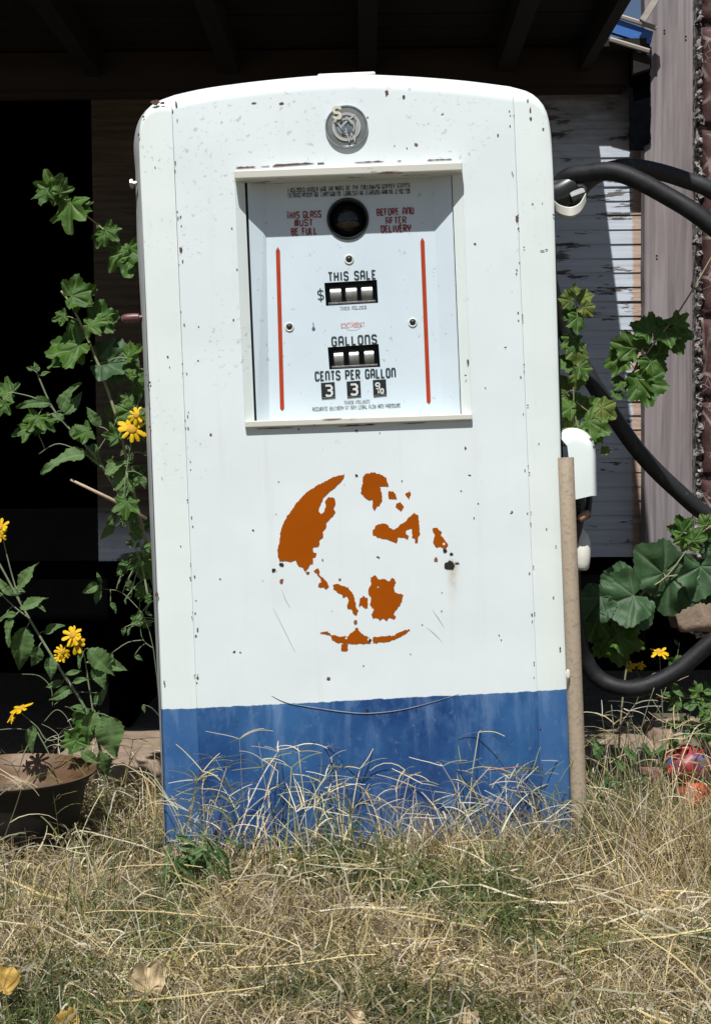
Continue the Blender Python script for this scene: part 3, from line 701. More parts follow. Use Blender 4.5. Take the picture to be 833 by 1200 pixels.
# lettering -------------------------------------------------------
O_ = [(.2, 1), (.8, 1), (1, .82), (1, .18), (.8, 0), (.2, 0), (0, .18), (0, .82), (.2, 1)]
arch = [(0, 0), (0, .8), (.2, 1), (.8, 1), (1, .8), (1, 0)]
G = {'A': [arch, [(.02, .42), (.98, .42)]], 'B': [[(0, .02), (0, 1), (.72, 1), (1, .85), (1, .66), (.72, .53), (.05, .53)], [(.72, .50), (1, .38), (1, .15), (.75, 0), (0, 0)]],
 'C': [[(1, .78), (1, .85), (.8, 1), (.2, 1), (0, .82), (0, .18), (.2, 0), (.8, 0), (1, .15), (1, .22)]], 'D': [[(0, .02), (0, 1), (.7, 1), (1, .8), (1, .2), (.7, 0), (.05, 0)]],
 'E': [[(1, 1), (0, 1), (0, 0), (1, 0)], [(.05, .52), (.8, .52)]], 'F': [[(1, 1), (0, 1), (0, 0)], [(.05, .52), (.8, .52)]],
 'G': [[(1, .78), (1, .85), (.8, 1), (.2, 1), (0, .82), (0, .18), (.2, 0), (.8, 0), (1, .15), (1, .45), (.55, .45)]],
 'H': [[(0, 0), (0, 1)], [(1, 0), (1, 1)], [(.03, .5), (.97, .5)]], 'I': [[(.5, 0), (.5, 1)]], 'L': [[(0, 1), (0, 0), (1, 0)]],
 'M': [arch, [(.5, .98), (.5, 0)]], 'N': [arch], 'O': [O_], 'P': [[(0, 0), (0, 1), (.75, 1), (1, .85), (1, .62), (.75, .47), (.05, .47)]],
 'Q': [O_], 'R': [[(0, 0), (0, 1), (.75, 1), (1, .85), (1, .65), (.75, .5), (.05, .5)], [(.5, .48), (1, 0)]],
 'S': [[(1, .80), (1, .86), (.8, 1), (.2, 1), (0, .86), (0, .66), (.15, .55), (.85, .45), (1, .34), (1, .14), (.8, 0), (.2, 0), (0, .14), (0, .20)]],
 'T': [[(-.1, 1), (1.1, 1)], [(.5, .98), (.5, 0)]], 'U': [[(0, 1), (0, .18), (.2, 0), (.8, 0), (1, .18), (1, 1)]], 'V': [[(0, 1), (0, .5), (.5, 0), (1, .5), (1, 1)]],
 'W': [[(0, 1), (0, .2), (.15, 0), (.85, 0), (1, .2), (1, 1)], [(.5, .02), (.5, .8)]], 'X': [[(0, 0), (1, 1)], [(0, 1), (1, 0)]],
 'Y': [[(0, 1), (0, .62), (.2, .48), (.8, .48), (1, .62), (1, 1)], [(.5, .46), (.5, 0)]],
 '0': [O_], '1': [[(.3, .85), (.5, 1), (.5, 0)]], '2': [[(0, .8), (.2, 1), (.8, 1), (1, .82), (1, .62), (0, .1), (0, 0), (1, 0)]],
 '3': [[(0, 1), (.75, 1), (1, .85), (1, .66), (.7, .53), (.3, .53)], [(.72, .5), (1, .38), (1, .15), (.75, 0), (.2, 0), (0, .12)]],
 '5': [[(1, 1), (0, 1), (0, .55), (.8, .55), (1, .42), (1, .15), (.8, 0), (0, 0)]], '6': [[(.9, 1), (.2, 1), (0, .8), (0, .15), (.2, 0), (.8, 0), (1, .15), (1, .4), (.8, .55), (.05, .55)]],
 '7': [[(0, 1), (1, 1), (.35, 0)]], '8': [[(.2, .52), (0, .66), (0, .86), (.2, 1), (.8, 1), (1, .86), (1, .66), (.8, .54), (.2, .54)], [(.2, .5), (0, .36), (0, .14), (.2, 0), (.8, 0), (1, .14), (1, .36), (.8, .5), (.2, .5)]],
 '9': [[(.1, 0), (.8, 0), (1, .2), (1, .85), (.8, 1), (.2, 1), (0, .85), (0, .6), (.2, .45), (.95, .45)]],
 '.': [[(.4, 0), (.6, 0)]], ',': [[(.5, .05), (.35, -.15)]], '$': [[(1, .80), (.8, .9), (.2, .9), (0, .78), (0, .66), (.15, .55), (.85, .45), (1, .34), (1, .22), (.8, .1), (.2, .1), (0, .2)], [(.5, 1.12), (.5, -.12)]],
 '/': [[(0, 0), (1, 1)]]}
def ribbon(mb, pts, wd, put, lay):
    P = [Vector((a, b)) for a, b in pts]
    Q = [P[0]]
    for p in P[1:]:
        if (p - Q[-1]).length > 1e-6: Q.append(p)
    P = Q; n = len(P); closed = (P[0] - P[-1]).length < 1e-6 and n > 3
    if n < 2: return
    if closed: P = P[:-1]; n -= 1
    Ls = []; 
    for i in range(n):
        if closed: d0 = (P[i] - P[i - 1]).normalized(); d1 = (P[(i + 1) % n] - P[i]).normalized()
        else:
            d0 = (P[i] - P[i - 1]).normalized() if i else (P[1] - P[0]).normalized()
            d1 = (P[i + 1] - P[i]).normalized() if i < n - 1 else d0
        t_ = d0 + d1; t_ = t_.normalized() if t_.length > 1e-6 else d1
        nn = Vector((-t_.y, t_.x)); k = wd / 2 / max(0.5, nn.dot(Vector((-d1.y, d1.x))))
        Ls.append((P[i] + nn * k, P[i] - nn * k))
    vs = []
    for a, b in Ls: vs += [put(a.x, a.y, lay), put(b.x, b.y, lay)]
    fs = [(2 * i, 2 * i + 1, 2 * i + 3, 2 * i + 2) for i in range(n - 1)]
    if closed: fs.append((2 * n - 2, 2 * n - 1, 1, 0))
    mb.add(vs, fs)
def text(mb, s, pl, pr, h, d, wd=0.17, gap=None, off=0.0006, wf=1.0):
    """line of letters whose baseline runs pl->pr (photo points on the plate), h = cap height in photo px"""
    a = L(*pl, d); b = L(*pr, d); ax = (b - a); W = ax.length; ax.normalize(); up = Vector((-ax.z, 0, ax.x)); hh = h / 1200 * 1.65
    adv = {' ': 0.55, 'I': 0.35, '.': 0.3, ',': 0.3, 'T': .9, 'L': .85, 'E': .85, 'F': .85, '1': .5}
    lw = [adv.get(c, 1.0) for c in s]; sp = 0.72 if h > 8.5 else 0.62
    tot = sum(lw) + sp * (len(s) - 1); ux = W / tot; x = 0
    for c, l in zip(s, lw):
        for k, st in enumerate(G.get(c, [])):
            wx = ux * l if c not in 'I.,1' else ux * 0.8
            x0_ = x if c not in 'I.,1' else x + (l * ux - wx) / 2
            pts = [(x0_ + q[0] * wx, q[1] * hh) for q in st]
            ribbon(mb, pts, wd * hh, lambda X, Z, lay: a + ax * X + up * Z + Vector((0, -off - lay * 0.00012, 0)), k)
        x += (l + sp) * ux
def lettering(items, mat, name='lettering', parent=None):
    for it in items:
        mb = MB(); text(mb, *it[0], **it[1]); mb.build(name, mat, parent or plate)
e = {}
lettering([(('LICENSED UNDER ONE OR MORE OF THE FOLLOWING UNITED STATES', (338, 225.6), (480, 219.4), 4.6, D2), dict(wd=.24)),
           (('LETTERS PATENT NO. 1,887,688 NO. 1,888,533 NO. 2,109,896 AND NO. 2,192,738', (338, 231.6), (480, 226.2), 4.6, D2), dict(wd=.22))], M['inkworn'])
lettering([(('THIS GLASS', (336.5, 256.2), (376, 254.4), 7.2, D2), dict(wd=.22)), (('MUST', (346, 265), (366, 264.2), 7.0, D2), dict(wd=.22)), (('BE FULL', (342, 275.6), (371, 274.2), 7.4, D2), dict(wd=.22)),
           (('BEFORE AND', (442, 252.6), (484.5, 250.6), 7.2, D2), dict(wd=.22)), (('AFTER', (452.5, 262.2), (475.5, 261.2), 7.0, D2), dict(wd=.22)), (('DELIVERY', (447, 272.4), (481, 270.8), 7.4, D2), dict(wd=.22))], M['redink'])
lettering([(('THIS SALE', (385.5, 329.0), (440, 326.4), 9.3, D2), dict(wd=.20)), (('GALLONS', (389.5, 405.2), (441, 402.4), 9.8, D2), dict(wd=.20)),
           (('CENTS PER GALLON', (370, 446.0), (463, 441.6), 9.8, D2), dict(wd=.20)), (('$', (373.0, 352.2), (379.2, 351.8), 12.6, D2), dict(wd=.11))], M['ink'])
lettering([(('TAXES INCLUDED', (398.5, 363.2), (429, 361.6), 3.4, D2), dict(wd=.2)), (('TAXES INCLUDED', (403.5, 473.6), (433, 472.0), 3.4, D2), dict(wd=.2)),
           (('ACCURATE DELIVERY AT ANY LEGAL FLOW AND PRESSURE', (366.5, 481.6), (469, 477.0), 3.9, D2), dict(wd=.22))], M['inkgrey'])
mb = MB(); text(mb, 'SOUTHWEST', (400, 384), (427, 382), 4.6, D2, wd=.22)
c0 = L(413.5, 381.5, D2); ribbon(mb, [(c0.x + .0125 * math.cos(a), c0.z + .0062 * math.sin(a)) for a in np.linspace(0, 2 * math.pi, 25)], 0.0007, lambda X, Z, lay: Vector((X, D2 - .0012, Z)), 0)
mb.build('lettering', M['pink'], plate)
lettering([(('3', (382, 464.0), (389.3, 463.6), 12.0, D2 - .0012), dict(wd=.20)), (('3', (411.5, 462.6), (418.8, 462.2), 12.0, D2 - .0012), dict(wd=.20)),
           (('9', (440.5, 455.6), (444.6, 455.4), 6.6, D2 - .0012), dict(wd=.26)), (('10', (442.6, 461.0), (449.2, 460.6), 5.0, D2 - .0012), dict(wd=.3)),
           (('.', (447.0, 461.0), (450, 461), 8, D2 - .0012), dict(wd=.2))], M['white_num'], 'price_numeral')
for w_ in PW:
    mb = MB(); pbox(mb, lerp2(w_[3], w_[0], .10), lerp2(w_[2], w_[1], .10), lerp2(w_[2], w_[1], .05), lerp2(w_[3], w_[0], .05), D2 - 0.002, D2 - 0.0005); mb.build('price_card_clip', M['chrome'], plate)
for a, b in (((325.6, 289.5), (330.8, 481.5)), ((494.6, 278.5), (502.2, 473.5))):
    a, b = L(*a, D2), L(*b, D2); ax = (b - a).normalized(); sd = Vector((-ax.z, 0, ax.x)); hw = 0.0033; tp = 0.006; o1 = Vector((0, -0.0007, 0))
    mb = MB(); mb.add([a + o1, a + ax * tp + sd * hw + o1, b - ax * tp * .6 + sd * hw + o1, b + o1, b - ax * tp * .6 - sd * hw + o1, a + ax * tp - sd * hw + o1], [(0, 1, 2, 3, 4, 5)])
    mb.build('stripe', M['stripe'], plate)
for q, r in (((409, 304), .0062), ((339.2, 383.2), .0058), ((483.4, 378), .0058)):
    p = L(*q, D2); mt = Matrix.Translation(p) @ Matrix.Rotation(R(90), 4, 'X')
    mb = MB(); mb.lathe([(r * 1.3, 0.0004), (r * 1.25, 0.0014), (r * .9, 0.0012), (r * .82, -0.001)], mt, 20); s1 = mb.build('screw_cup', M['cream'], plate, True)
    mb = MB(); mb.lathe([(r * .82, -0.001), (r * .8, 0.001), (r * .5, 0.0022), (0.0001, 0.0025)], mt, 16); mb.build('screw', M['black'], plate, True)
mb = MB(); mb.tube([L(367, 378, D2 - .001), L(367.3, 383.5, D2 - .001)], 0.0007, 6); mb.lathe([(.0028, 0.0003), (.0024, .0012), (.0001, .0016)], Matrix.Translation(L(367.4, 385, D2)) @ Matrix.Rotation(R(90), 4, 'X'), 12)
mb.build('paint_chip', M['badge_bl'], plate)

# badge -----------------------------------------------------------
bc = L(406, 149, PR0); br_ = 24.8 / 1200 * 1.65; Mbg = Matrix.Translation((bc.x, PR0, bc.z)) @ Matrix.Rotation(R(90), 4, 'X')
mb = MB(); mb.lathe([(br_, -0.001), (br_, 0.004), (br_ * .97, 0.0055), (br_ * .92, 0.0055), (br_ * .89, 0.0042)], Mbg, 48); badge = mb.build('badge_rim', M['chrome'], pump, True, 45)
mb = MB(); mb.lathe([(br_ * .9, 0.0042), (br_ * .5, 0.0052), (0.0001, 0.0055)], Mbg, 48); mb.build('badge_disc', M['badge'], badge, True)
def bput(X, Z, lay): return Vector((bc.x + X * br_, PR0 - 0.0062 - lay * 0.0006, bc.z + Z * br_))
mb = MB()
for rr, wd in ((.60, .13), (.36, .06)): ribbon(mb, [(rr * math.cos(a), rr * math.sin(a) - .02) for a in np.linspace(0, 2 * math.pi, 37)], wd, bput, 0)
for k, st in enumerate(([(-.30, -.05), (.05, .25), (.42, .52)], [(-.05, -.10), (.10, -.72), (.22, -.30), (.36, -.72), (.52, .15)], [(-.42, .22), (-.1, -.3)], [(.0, .42), (.3, .1)])): ribbon(mb, st, .085, bput, k + 1)
mb.build('badge_monogram', M['badge_lt'], badge)
mb = MB(); ribbon(mb, [(-.22 + .13 * q[0] - .0, -.22 + .28 * q[1]) for q in ((0, 0), (.6, .6), (1.0, .8))], .12, bput, 6); ribbon(mb, [(.0, -.13), (.28, -.10)], .14, bput, 6); mb.build('badge_enamel', M['badge_bl'], badge)
mb = MB(); ribbon(mb, [(-.56 + .30 * q[0], .36 + .50 * q[1]) for q in G['S'][0]], .12, bput, 8); mb.build('badge_letter', M['badge_cr'], badge)

# flaked orange disc ----------------------------------------------
def zz(pts, s, ox, oy): return [(ox + a / s, oy + b / s) for a, b in pts]
def jag(pts, step=2.2, amp=0.75, seed=0):
    out = []; rr = random.Random(seed); n = len(pts)
    for i in range(n):
        a, b = pts[i], pts[(i + 1) % n]; d = math.hypot(b[0] - a[0], b[1] - a[1]); k = max(1, int(d / step))
        for j in range(k):
            f = j / k; q = lerp2(a, b, f); s = amp if j else amp * .3
            out.append((q[0] + rr.uniform(-s, s), q[1] + rr.uniform(-s, s)))
    return out
S1 = 3.2038
big = zz([(332, 82), (330, 95), (318, 112), (300, 128), (285, 142), (268, 155), (252, 172), (245, 190), (238, 205), (236, 222), (244, 232), (254, 226), (262, 205), (258, 186), (272, 168), (294, 172), (298, 196), (290, 212), (298, 226), (282, 245), (266, 262), (262, 285), (250, 300), (252, 320), (240, 328), (236, 352), (214, 358), (216, 376), (228, 380), (224, 394), (212, 396), (214, 420), (204, 420), (196, 436), (184, 448), (176, 434), (162, 430), (148, 404), (130, 412), (108, 408), (88, 410), (82, 385), (80, 365), (88, 340), (92, 300), (104, 265), (120, 235), (145, 200), (175, 165), (205, 140), (235, 120), (265, 108), (290, 92)], S1, 300, 530)
S2 = 5.95
arcs = [big,
 zz([(105, 92), (160, 82), (205, 90), (255, 120), (268, 178), (205, 178), (215, 200), (222, 235), (225, 280), (205, 315), (185, 320), (170, 348), (155, 318), (155, 270), (130, 275), (105, 258), (75, 222), (78, 190), (92, 160), (90, 120)], S2, 410, 540),
 zz([(265, 215), (300, 212), (318, 235), (326, 268), (300, 268), (270, 262)], S2, 410, 540), zz([(322, 298), (355, 290), (374, 325), (352, 352), (316, 322)], S2, 410, 540),
 zz([(384, 232), (418, 215), (424, 240), (410, 272), (398, 252)], S2, 410, 540),
 zz([(160, 480), (185, 448), (235, 436), (262, 448), (275, 466), (305, 480), (340, 455), (385, 425), (412, 392), (450, 362), (476, 378), (482, 440), (488, 515), (474, 528), (472, 572), (450, 572), (452, 540), (430, 532), (432, 470), (415, 474), (388, 490), (392, 512), (410, 522), (405, 545), (375, 535), (335, 530), (326, 572), (290, 560), (250, 546), (200, 536), (160, 518)], S2, 410, 540),
 zz([(575, 470), (608, 465), (640, 500), (632, 520), (655, 545), (684, 590), (660, 612), (632, 600), (605, 606), (580, 575), (584, 535), (592, 525)], S2, 410, 540),
 zz([(130, 880), (150, 850), (146, 812), (170, 798), (190, 822), (230, 824), (270, 842), (290, 818), (322, 850), (300, 880), (306, 910), (375, 935), (372, 985), (345, 1030), (318, 1080), (325, 1110), (292, 1122), (270, 1100), (255, 1112), (262, 1150), (200, 1130), (160, 1120), (150, 1070), (165, 1020), (140, 985), (148, 940), (126, 915)], S2, 410, 540)]
S3 = 4.384
arcs[7] = zz([(535, 130), (550, 105), (545, 72), (565, 62), (590, 84), (620, 82), (638, 94), (655, 74), (676, 98), (662, 122), (668, 148), (714, 162), (706, 196), (678, 238), (662, 262), (674, 272), (662, 290), (640, 278), (628, 298), (608, 284), (594, 296), (578, 282), (556, 284), (550, 262), (562, 240), (542, 215), (548, 180), (534, 160)], S3, 310, 660)
arcs += [zz([(350, 110), (370, 106), (400, 116), (430, 124), (450, 150), (462, 180), (468, 215), (482, 245), (472, 268), (458, 262), (450, 240), (428, 235), (424, 215), (434, 192), (422, 170), (405, 178), (392, 158), (372, 150), (352, 134)], S3, 310, 660),
 zz([(252, 38), (275, 26), (284, 42), (278, 60), (300, 72), (322, 98), (332, 118), (318, 134), (298, 124), (276, 122), (278, 108), (292, 98), (284, 74), (268, 52)], S3, 310, 660),
 zz([(488, 185), (505, 168), (528, 178), (530, 230), (515, 235), (500, 215), (486, 226)], S3, 310, 660),
 zz([(285, 356), (325, 348), (340, 368), (380, 376), (430, 374), (455, 350), (474, 330), (490, 352), (512, 372), (540, 384), (546, 410), (470, 416), (400, 410), (375, 408), (350, 396), (340, 374), (320, 368), (290, 362)], S3, 310, 660),
 zz([(556, 380), (610, 374), (660, 372), (700, 352), (742, 336), (746, 346), (715, 368), (670, 392), (620, 404), (556, 412)], S3, 310, 660),
 zz([(394, 414), (428, 416), (426, 450), (394, 450)], S3, 310, 660)]
for i, a in enumerate(arcs):
    pts = jag(a, 1.7 if i else 2.0, 0.75 if i else 0.6, i)
    fill([xz(p[0], p[1], PR0) for p in pts], [], 'orange_paint_flake', M['orange'], front, PR0 - 0.0006)
for i, (a, b, r) in enumerate(((330, 681, 2.8), (416.5, 729, 2.5), (510.5, 656, 2.6), (378, 656, 1.2), (398, 679, 1.6))):
    fill([xz(a + r * random.uniform(.6, 1.2) * math.cos(t_), b + r * random.uniform(.7, 1.5) * math.sin(t_), PR0) for t_ in np.linspace(0, 2 * math.pi, 9)[:-1]], [], 'orange_paint_flake', M['brownred'], front, PR0 - 0.0006)

# hand-placed damage: torn hole, screw holes, chips
def blot(mb, px, py, rx, ry, seed, y, n=14):
    rr = random.Random(seed); c = L(px, py, 0); pts = []
    for k in range(n):
        a = 2 * math.pi * k / n; s = rr.uniform(.6, 1.15); q = L(px + rx * s * math.cos(a), py + ry * s * math.sin(a), 0); pts.append((q.x, y, q.z))
    mb.add([(c.x, y, c.z)] + pts, [(0, k + 1, (k + 1) % n + 1) for k in range(n)])
mb = MB()
blot(mb, 527.5, 662.5, 7, 7, 4, PR0 - .0009); blot(mb, 535, 659.8, 3, 1, 6, PR0 - .0012); mb.build('torn_hole', M['hole'], front)
for q in ((521.5, 645, 2.6), (528.5, 649, 2.2), (330, 661.5, 2.8), (321, 668, 2.4), (417.5, 557, 1.9), (433.5, 750, 2.2), (430.5, 833, 2.4), (417.5, 504.5, 1.7)): mb = MB(); blot(mb, q[0], q[1], q[2], q[2], int(q[0]), PR0 - .0009); mb.build('screw_hole', M['hole'], front)
mb = MB(); rr = random.Random(3)
chips = [(453, 109, 2.2, 4), (473, 114, 2, 2.2), (298, 121, 4, 1), (330, 121.5, 3.5, 1.4), (206.8, 123, 1.6, 4.2), (605.2, 257, 2.2, 5.5), (607, 268, 1.2, 1.6), (613.5, 290, 1.2, 1), (212.5, 293, 2.0, 4), (583, 159, 1.2, 2), (209, 256, .8, 2.5), (232, 738, 1, 3), (230, 745, 1.4, 1.6), (232, 794, 1.3, 2), (231, 800, .9, 1),
 (548, 424, 1.5, 3), (545, 440, 1.5, 1), (274, 375, 1.1, 1.4), (272, 268, 1, 1.2), (278, 316, 1, 1.2), (310, 500, 2, 1), (350, 503, 1.5, 1), (545, 525, 1.4, 1.8), (555, 607, .8, 1.6), (560, 590, 1, .8), (220, 586, 1, 1.3), (618, 475, 1.2, 1.0), (540, 575, 1.2, .8), (390, 128, 1, 1)]
for i, q in enumerate(chips): blot(mb, *q, i + 40, PR0 - .0008)
for i in range(48):
    px = rr.uniform(225, 600); py = rr.uniform(130, 815); r = rr.choice((.5, .6, .7, .9, 1.1))
    if 270 < px < 558 and 183 < py < 505: continue
    blot(mb, px, py, r * rr.uniform(.7, 1.6), r, i + 200, PR0 - .0008, 8)
for i in range(85):
    py = 130 + 850 * (i // 6 + rr.random() * .35) / 14.5; blot(mb, (seamL if rr.random() < .5 else seamR)(py) + rr.choice((1.6, 2.5)) * (1 if rr.random() < .5 else -1), py, rr.uniform(.5, 1), rr.uniform(.7, 2.4), i + 400, PR0 - .0008, 8)
mb.build('rust_chips', M['rust'], front)
mb = MB()
for i, q in enumerate([(182.5, 120, 5.5, 3.4), (191, 121, 2.8, 1.8), (168.5, 137, 1.6, 1.4), (162.8, 158.5, 1.3, 2.4), (182, 196, .8, 1), (621, 129, 1.2, 4), (621.5, 139, 1.5, 2.5), (636, 151, 1.2, 1.4), (635, 238, .7, .7), (623.5, 239, 1.3, 1), (618, 118, 1, 2), (648, 252, 1.2, 1.4), (651, 279, 1, 2.4), (635, 294, 3, .7), (640, 292.5, 2, .8), (172, 440, 1, 1.2), (174, 452, 1.4, 1.7), (176, 448.5, 1.3, 1.5), (175, 474, 1, 1.2), (176, 500, 1.4, 2), (184, 696, 2.6, 4), (197, 418, 1.2, 1.2), (199, 430, .8, .8), (193, 800, 1, 3), (640, 620, .8, 1.4), (651, 640, 1, 1), (631, 520, .8, 1), (648, 700, .9, 1.5), (656, 760, 1, 2.4), (190, 560, .7, .9), (212, 640, .8, .9)]):
    blot(mb, *q, i + 600, -0.0009)
sl_parent = [o for o in pump.children if o.name.startswith('corner_panel')][0]
mb.build('rust_chips', M['rust'], sl_parent)
# rusted upper edge of the hood, curled lip across the blue, pale scratches
mb = MB()
def strippy(mb, pts, y, w0, seed):
    rr = random.Random(seed); vs = []
    for i, q in enumerate(pts):
        a = L(*q, 0); wd = w0 * rr.uniform(.4, 1.1) * (0.2 if i in (0, len(pts) - 1) else 1); vs += [(a.x, y, a.z + wd), (a.x, y, a.z - wd * .2)]
    mb.add(vs, [(2 * i, 2 * i + 1, 2 * i + 3, 2 * i + 2) for i in range(len(pts) - 1)])
for a, b, wd in (((276, 197.5), (300, 196), .0022), ((306, 196), (317, 195.2), .0012), ((319, 195.5), (368, 192), .0032), ((372, 192.5), (380, 192), .0022), ((415, 191.2), (450, 189.6), .0018), ((465, 189.5), (470, 189), .0014), ((500, 188.5), (530, 187.2), .0016)):
    mb = MB(); strippy(mb, [lerp2(a, b, k / 10) for k in range(11)], PR0 - 0.0009, wd, int(a[0])); mb.build('rust_streak', M['rust'], front)
for a, b, wd in (((300, 503), (345, 501.5), .0014), ((395, 500), (440, 498), .0018), ((470, 497), (500, 495.5), .001)):
    mb = MB(); strippy(mb, [lerp2(a, b, k / 10) for k in range(11)], PR0 - 0.0009, wd, int(a[0])); mb.build('rust_streak', M['rust'], front)
lip = [L(*q, PR0 - .0008) for q in cat2([(318, 815), (332, 822), (350, 826.5), (400, 834), (432, 836), (470, 832), (510, 822), (538, 813)], 6)]
mb = MB(); mb.tube(lip, [0.0002 + 0.0007 * math.sin(math.pi * i / (len(lip) - 1)) for i in range(len(lip))], 6); mb.build('curled_sheet_lip', varied('worn_blue_cream', (0.30, 0.31, 0.30), (0.10, 0.16, 0.28), 40, 0.6), front, True)
mb = MB()
for q in (((320, 712), (346, 764)), ((500, 735), (518, 752)), ((506, 714), (520, 735)), ((330, 690), (340, 712))):
    a, b = L(*q[0], 0), L(*q[1], 0); mid = a.lerp(b, .5) + Vector((random.uniform(-.002, .002), 0, 0)); ax = (b - a).normalized(); sd = Vector((-ax.z, 0, ax.x)) * .0004
    y = PR0 - .0007; vs = []
    for p, k in ((a, .3), (mid, 1), (b, .3)): vs += [(p.x + sd.x * k, y, p.z + sd.z * k), (p.x - sd.x * k, y, p.z - sd.z * k)]
    mb = MB(); mb.add(vs, [(0, 1, 3, 2), (2, 3, 5, 4)]); mb.build('scratch', M['badge_lt'], front)
M['pinkprimer'] = varied('pink_primer', (0.45, 0.20, 0.18), (0.5, 0.33, 0.3), 80, .6); y = PR0 - .0009
for q in (((565, 903), (612, 898), .0022), ((463, 877), (465, 884), .002), ((548, 868), (552, 880), .002)):
    mb = MB(); strippy(mb, [lerp2(q[0], q[1], k / 6) for k in range(7)], y, q[2], 9); mb.build('pink_scuff', M['pinkprimer'], front)

# side fittings: screw head, bracket nub, handle
Xv = PRI @ Vector((1, 0, 0))
p = L(157.5, 215, 0.02); mb = MB(); mt = Matrix.Translation(p) @ Matrix.Rotation(R(-90), 4, 'Y')
mb.lathe([(.004, -.004), (.004, .0015), (.008, .002), (.008, .0055), (.0065, .007), (.0001, .007)], mt, 8); mb.build('side_bolt', M['drum'], pump)
p = L(166, 372, 0.03); mb = MB(); mt = Matrix.Translation(p) @ Matrix.Rotation(R(-91), 4, 'Y')
mb.lathe([(.004, -.006), (.004, .003), (.0068, .004), (.0075, .012), (.0072, .024), (.0062, .0295), (.0045, .031)], mt, 16); kn_ = mb.build('crank_knob', M['redknob'], pump, True, 40)
mb = MB(); mb.lathe([(.0048, .0305), (.0045, .0325), (.0001, .033)], mt, 14); mb.build('knob_cap', M['chrome'], kn_, True)
# hose outlet bracket (white hook) and black swivel
mb = MB(); pts = smooth_path([L(646, 238, .10), L(655, 246, .075), L(668, 249, .06), L(679, 244, .07), L(686, 232, .09)], 6)
for i in range(len(pts) - 1): pass
bandv = []; 
for i, p in enumerate(pts): bandv += [p + Vector((0, -.004, .0085)), p + Vector((0, -.004, -.0075)), p + Vector((0, .010, -.0075)), p + Vector((0, .010, .0085))]
fsb = []
for i in range(len(pts) - 1):
    for k in range(4): fsb.append((i * 4 + k, i * 4 + (k + 1) % 4, i * 4 + 4 + (k + 1) % 4, i * 4 + 4 + k))
fsb += [(0, 1, 2, 3), tuple((len(pts) - 1) * 4 + k for k in (3, 2, 1, 0))]
mb.add(bandv, fsb); bevel(mb.build('hose_hook', M['cream'], pump, True, 40), .0015)
mb = MB(); mb.tube([L(640, 232, .12), L(658, 226, .11), L(672, 216, .11)], [.024, .024, .020], 16); mb.tube([L(668, 232, .10), L(684, 226, .10)], .012, 8); mb.build('hose_swivel', M['black'], pump, True, 40)
# nozzle hood
mb = MB(); out = [(652, 508), (664, 502), (674, 501.5), (684, 505), (692, 512), (696, 522), (698, 536), (698.5, 560), (699, 581), (664, 586)]
prof = cat2(out[:8], 4) + out[8:]
dep = [0.064, 0.0655, 0.070, 0.079, 0.095, 0.19]
rings = []
cx = sum(p[0] for p in prof) / len(prof); cy = 545
for d, s in zip(dep, (0.60, 0.78, 0.90, 0.97, 1.0, 1.0)):
    rings.append([L(cx + (p[0] - cx) * s, cy + (p[1] - cy) * (s if p[1] < 575 else 1), d) for p in prof])
n = len(prof); mb.v = [tuple(p) for r in rings for p in r]
for r in range(5):
    for k in range(n - 2): mb.f.append((r * n + k, r * n + k + 1, (r + 1) * n + k + 1, (r + 1) * n + k)); mb.mi.append(0)
mb.f.append(tuple(range(n))); mb.mi.append(0)
hood = mb.build('nozzle_hood', M['paint_strip'], pump, True, 70)
mb = MB()
for q in ((683, 531), (682, 534), (692, 515), (695, 524), (690, 519)):
    c = L(*q, .0700); mb.lathe([(.003, 0), (.0022, .0008), (.0001, .001)], Matrix.Translation(c) @ Matrix.Rotation(R(90), 4, 'X') @ Matrix.Scale(random.uniform(.5, 1.4), 4, (1, 0, 0)), 7)
mb.build('rust_chips', M['rust'], hood)
# nozzle under the hood
mb = MB(); mb.tube([L(672, 580, .12), L(674, 606, .12), L(668, 640, .12)], [.018, .016, .013], 12); mb.tube([L(690, 583, .13), L(688, 604, .12), L(676, 612, .12)], [.006, .006, .005], 8)
for i in range(6): mb.tube([L(671 - 1, 588 + i * 5, .10), L(680, 587 + i * 5, .10)], .0028, 6)
noz = mb.build('nozzle', M['black'], pump, True, 45)
mb = MB(); mb.tube(smooth_path([L(678, 610, .09), L(684, 604, .088), L(690, 600, .09)], 4), [.004, .006, .0075, .007, .0065, .0065, .006, .005, .004], 8); mb.build('rusty_trigger', varied('rusty_peach', (0.50, 0.32, 0.20), (0.28, 0.14, 0.08), 90, .8), noz, True)
mb = MB(); mb.tube(smooth_path([L(676, 622, .13), L(681, 634, .125), L(682, 650, .12), L(681, 668, .12)], 4), [.010, .0115, .0125, .0135, .014, .014, .014, .014, .0138, .0136, .013, .012, .009], 14); mb.build('nozzle_spout', M['cream'], noz, True)

